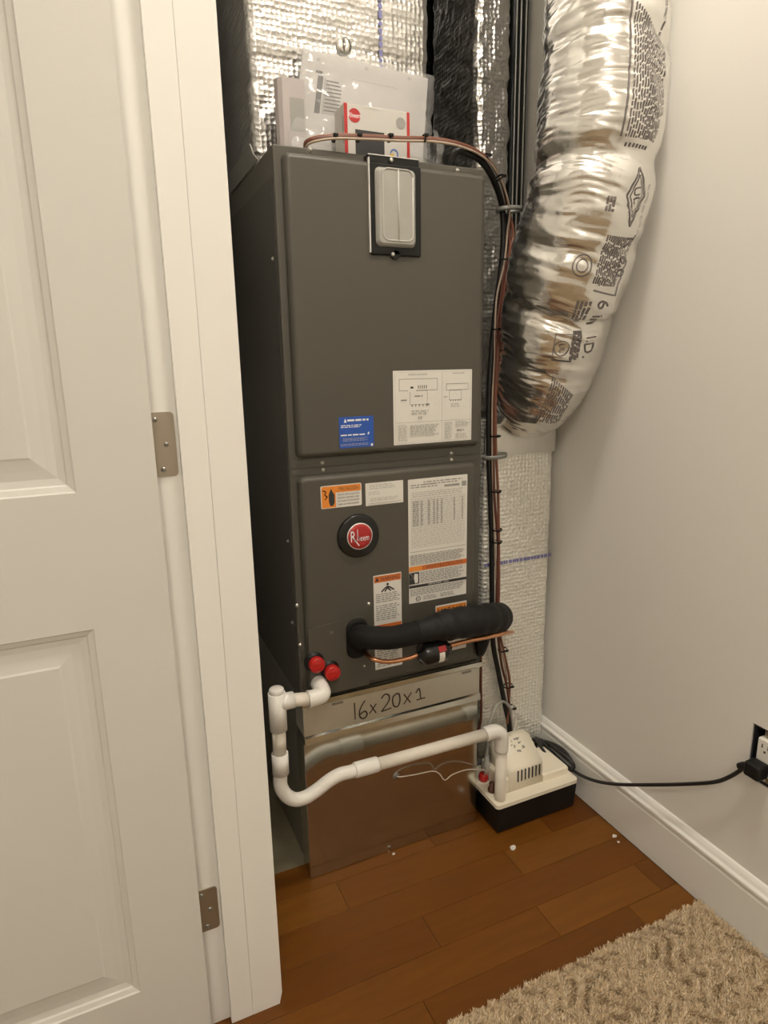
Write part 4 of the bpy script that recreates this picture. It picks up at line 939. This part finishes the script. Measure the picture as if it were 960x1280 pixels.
srect(0.11, 0.19, 0.16, 0.215, 1); srect(0.16, 0.20, 0.75, 0.208, 0)
srect(0.13, 0.24, 0.17, 0.62, 1); srect(0.18, 0.24, 0.33, 0.62, 3); srect(0.33, 0.24, 0.345, 0.62, 0); srect(0.36, 0.26, 0.385, 0.62, 0)
for k in range(9): srect(0.195, 0.27+k*0.038, 0.315, 0.283+k*0.038, 1, 0.0009)
sdisc(0.372, 0.30, 0.006, 4)
part('printing', mb, mats_, sh)
# crumpled clear bag round the packet
mb = MB()
def bagpt(side):
    def fn(i, j):
        a = -0.03+1.09*i; b = -0.01+1.01*j
        edge = min(1.0, 5*min(i, 1-i), 5*j+0.2)
        off = (0.010+0.010*edge+0.008*nz((i*5, j*5, side*3))+0.004*nz((i*16, j*13, side*7)))*(1 if side > 0 else -0.6)-(0.003 if side > 0 else 0.0)*0
        a += 0.018*nz((j*7, side, 2.2))*(1 if i > 0.5 else 0.3)
        p = sheet_pt(a, b, off if edge > 0.05 else 0); p.y = min(p.y, YPL-0.006); p.z = max(p.z, H+0.0015); return p
    return fn
mb.grid(bagpt(1), 40, 30)
part('clear_bag', mb, 'bag', pk, 'crumpled clear plastic bag')
mb = MB(); bx = leanpt(538, 160, 0.10)
def bulge(i, j):
    an = PI*(i-0.5); z_ = H+0.002+0.085*j; r = (0.016+0.010*math.sin(j*PI))*(1+0.2*nz((i*4, j*4, 3)))
    return (bx.x-0.006+r*math.cos(an)*1.2, 0.10+r*math.sin(an)*1.5, z_)
mb.grid(bulge, 14, 14); part('bag_corner', mb, 'bag', pk)
# small carton with red edges
YX = 0.040
xl, xr = on(430, 150, 1, YX).x, on(512, 165, 1, YX).x
zt = (on(430, 127, 1, YX).z+on(512, 142, 1, YX).z)/2
bxg = thing('thermostat_carton', 'small white carton with red edge stripes and a black picture on the cabinet top', 'carton', ((xl+xr)/2, YX+0.025, H))
bdy = part('carton_body', MB().box(xl, xr, YX, YX+0.050, H+0.0006, zt, 0.0008, 1), 'carton_white', bxg)
prints(bdy, xl, xr, H+0.0006, zt, YX-0.0004, [('rect', 0.0, 0.0, 0.05, 1.0, 'red_print'), ('rect', 0.955, 0.0, 1.0, 1.0, 'red_print'), ('disc', 0.155, 0.20, 0.0125, 'red_print'), ('text', 0.155, 0.20, 0.13, 'Rheem', 'white_print', 'CENTER', 0.75),
      ('rect', 0.16, 0.44, 0.60, 1.0, 'ink'), ('disc', 0.86, 0.22, 0.0105, 'ink_grey'), ('ring', 0.75, 0.80, 0.0065, 0.0088, 'rainbow_b'), ('rect', 0.69, 0.80, 0.745, 0.90, 'rainbow_y'), ('lines', 0.30, 0.03, 0.55, 0.06, 1, 'ink_light')])
mb = MB(); mb.quad((xl-0.0004, YX+0.004, H+0.03), (xl-0.0004, YX+0.008, H+0.03), (xl-0.0004, YX+0.008, zt-0.02), (xl-0.0004, YX+0.004, zt-0.02)); part('side_print', mb, 'ink_grey', bdy)
# folded leaflet bundle left of the packet
p0, p1 = on(345, 100, 1, 0.115), on(373, 100, 1, 0.115); b0 = on(346, 178, 1, 0.10)
lf = thing('leaflet_bundle', 'thin folded leaflet bundle with grey print left of the manual packet', 'booklet', ((p0.x+p1.x)/2, 0.12, H))
zt2 = on(350, 96, 1, 0.115).z; mb = MB()
cur = [(p0.x+0.004+0.010*math.sin(a*PI/8), 0.112+0.022*(1-math.cos(a*PI/8))) for a in range(-1, 1)]
mb.prism([(p0.x, 0.130), (p0.x+0.003, 0.118), (p0.x+0.010, 0.111), (p1.x+0.010, 0.111), (p1.x+0.010, 0.130)], H+0.0006, zt2, 2)
lb = part('leaflets', mb, 'paper_pink', lf)
prints(lb, p0.x+0.010, p1.x+0.010, H, zt2, 0.1106, [('rect', 0.30, 0.22, 0.95, 0.60, 'ink_grey'), ('lines', 0.40, 0.68, 0.9, 0.78, 2, 'ink_grey')])

# ------------------------------------------------------------------ crumbs of plaster on the boards
def crumb(u, v, s, label, seed):
    p = on(u, v, 2, 0.0); R_ = random.Random(seed); bm = bmesh.new(); bmesh.ops.create_icosphere(bm, subdivisions=2, radius=s)
    for q in bm.verts:
        k = 1+0.5*nz((q.co.x/s*1.3+seed, q.co.y/s*1.3, q.co.z/s*1.3)); q.co = Vector((q.co.x*k, q.co.y*k*0.8, max(-0.4*s, q.co.z*k*0.6)))
    bm.verts.index_update(); mb = MB().add([q.co+Vector((p.x, p.y, 0.4*s)) for q in bm.verts], [[q.index for q in f.verts] for f in bm.faces]); bm.free()
    single('plaster_crumb', mb, 'paper', label, 'debris', 'plaster crumbs')
crumb(641, 1061, 0.0075, 'largest white plaster crumb on the boards before the pump', 1)
crumb(768, 1046, 0.0055, 'bigger one of two white plaster crumbs near the baseboard', 2)
crumb(773, 1053, 0.0035, 'smaller one of two white plaster crumbs near the baseboard', 3)
crumb(492, 1068, 0.0035, 'bigger one of two tiny plaster crumbs before the galvanised box', 4)
crumb(486, 1064, 0.0022, 'smaller one of two tiny plaster crumbs before the galvanised box', 5)
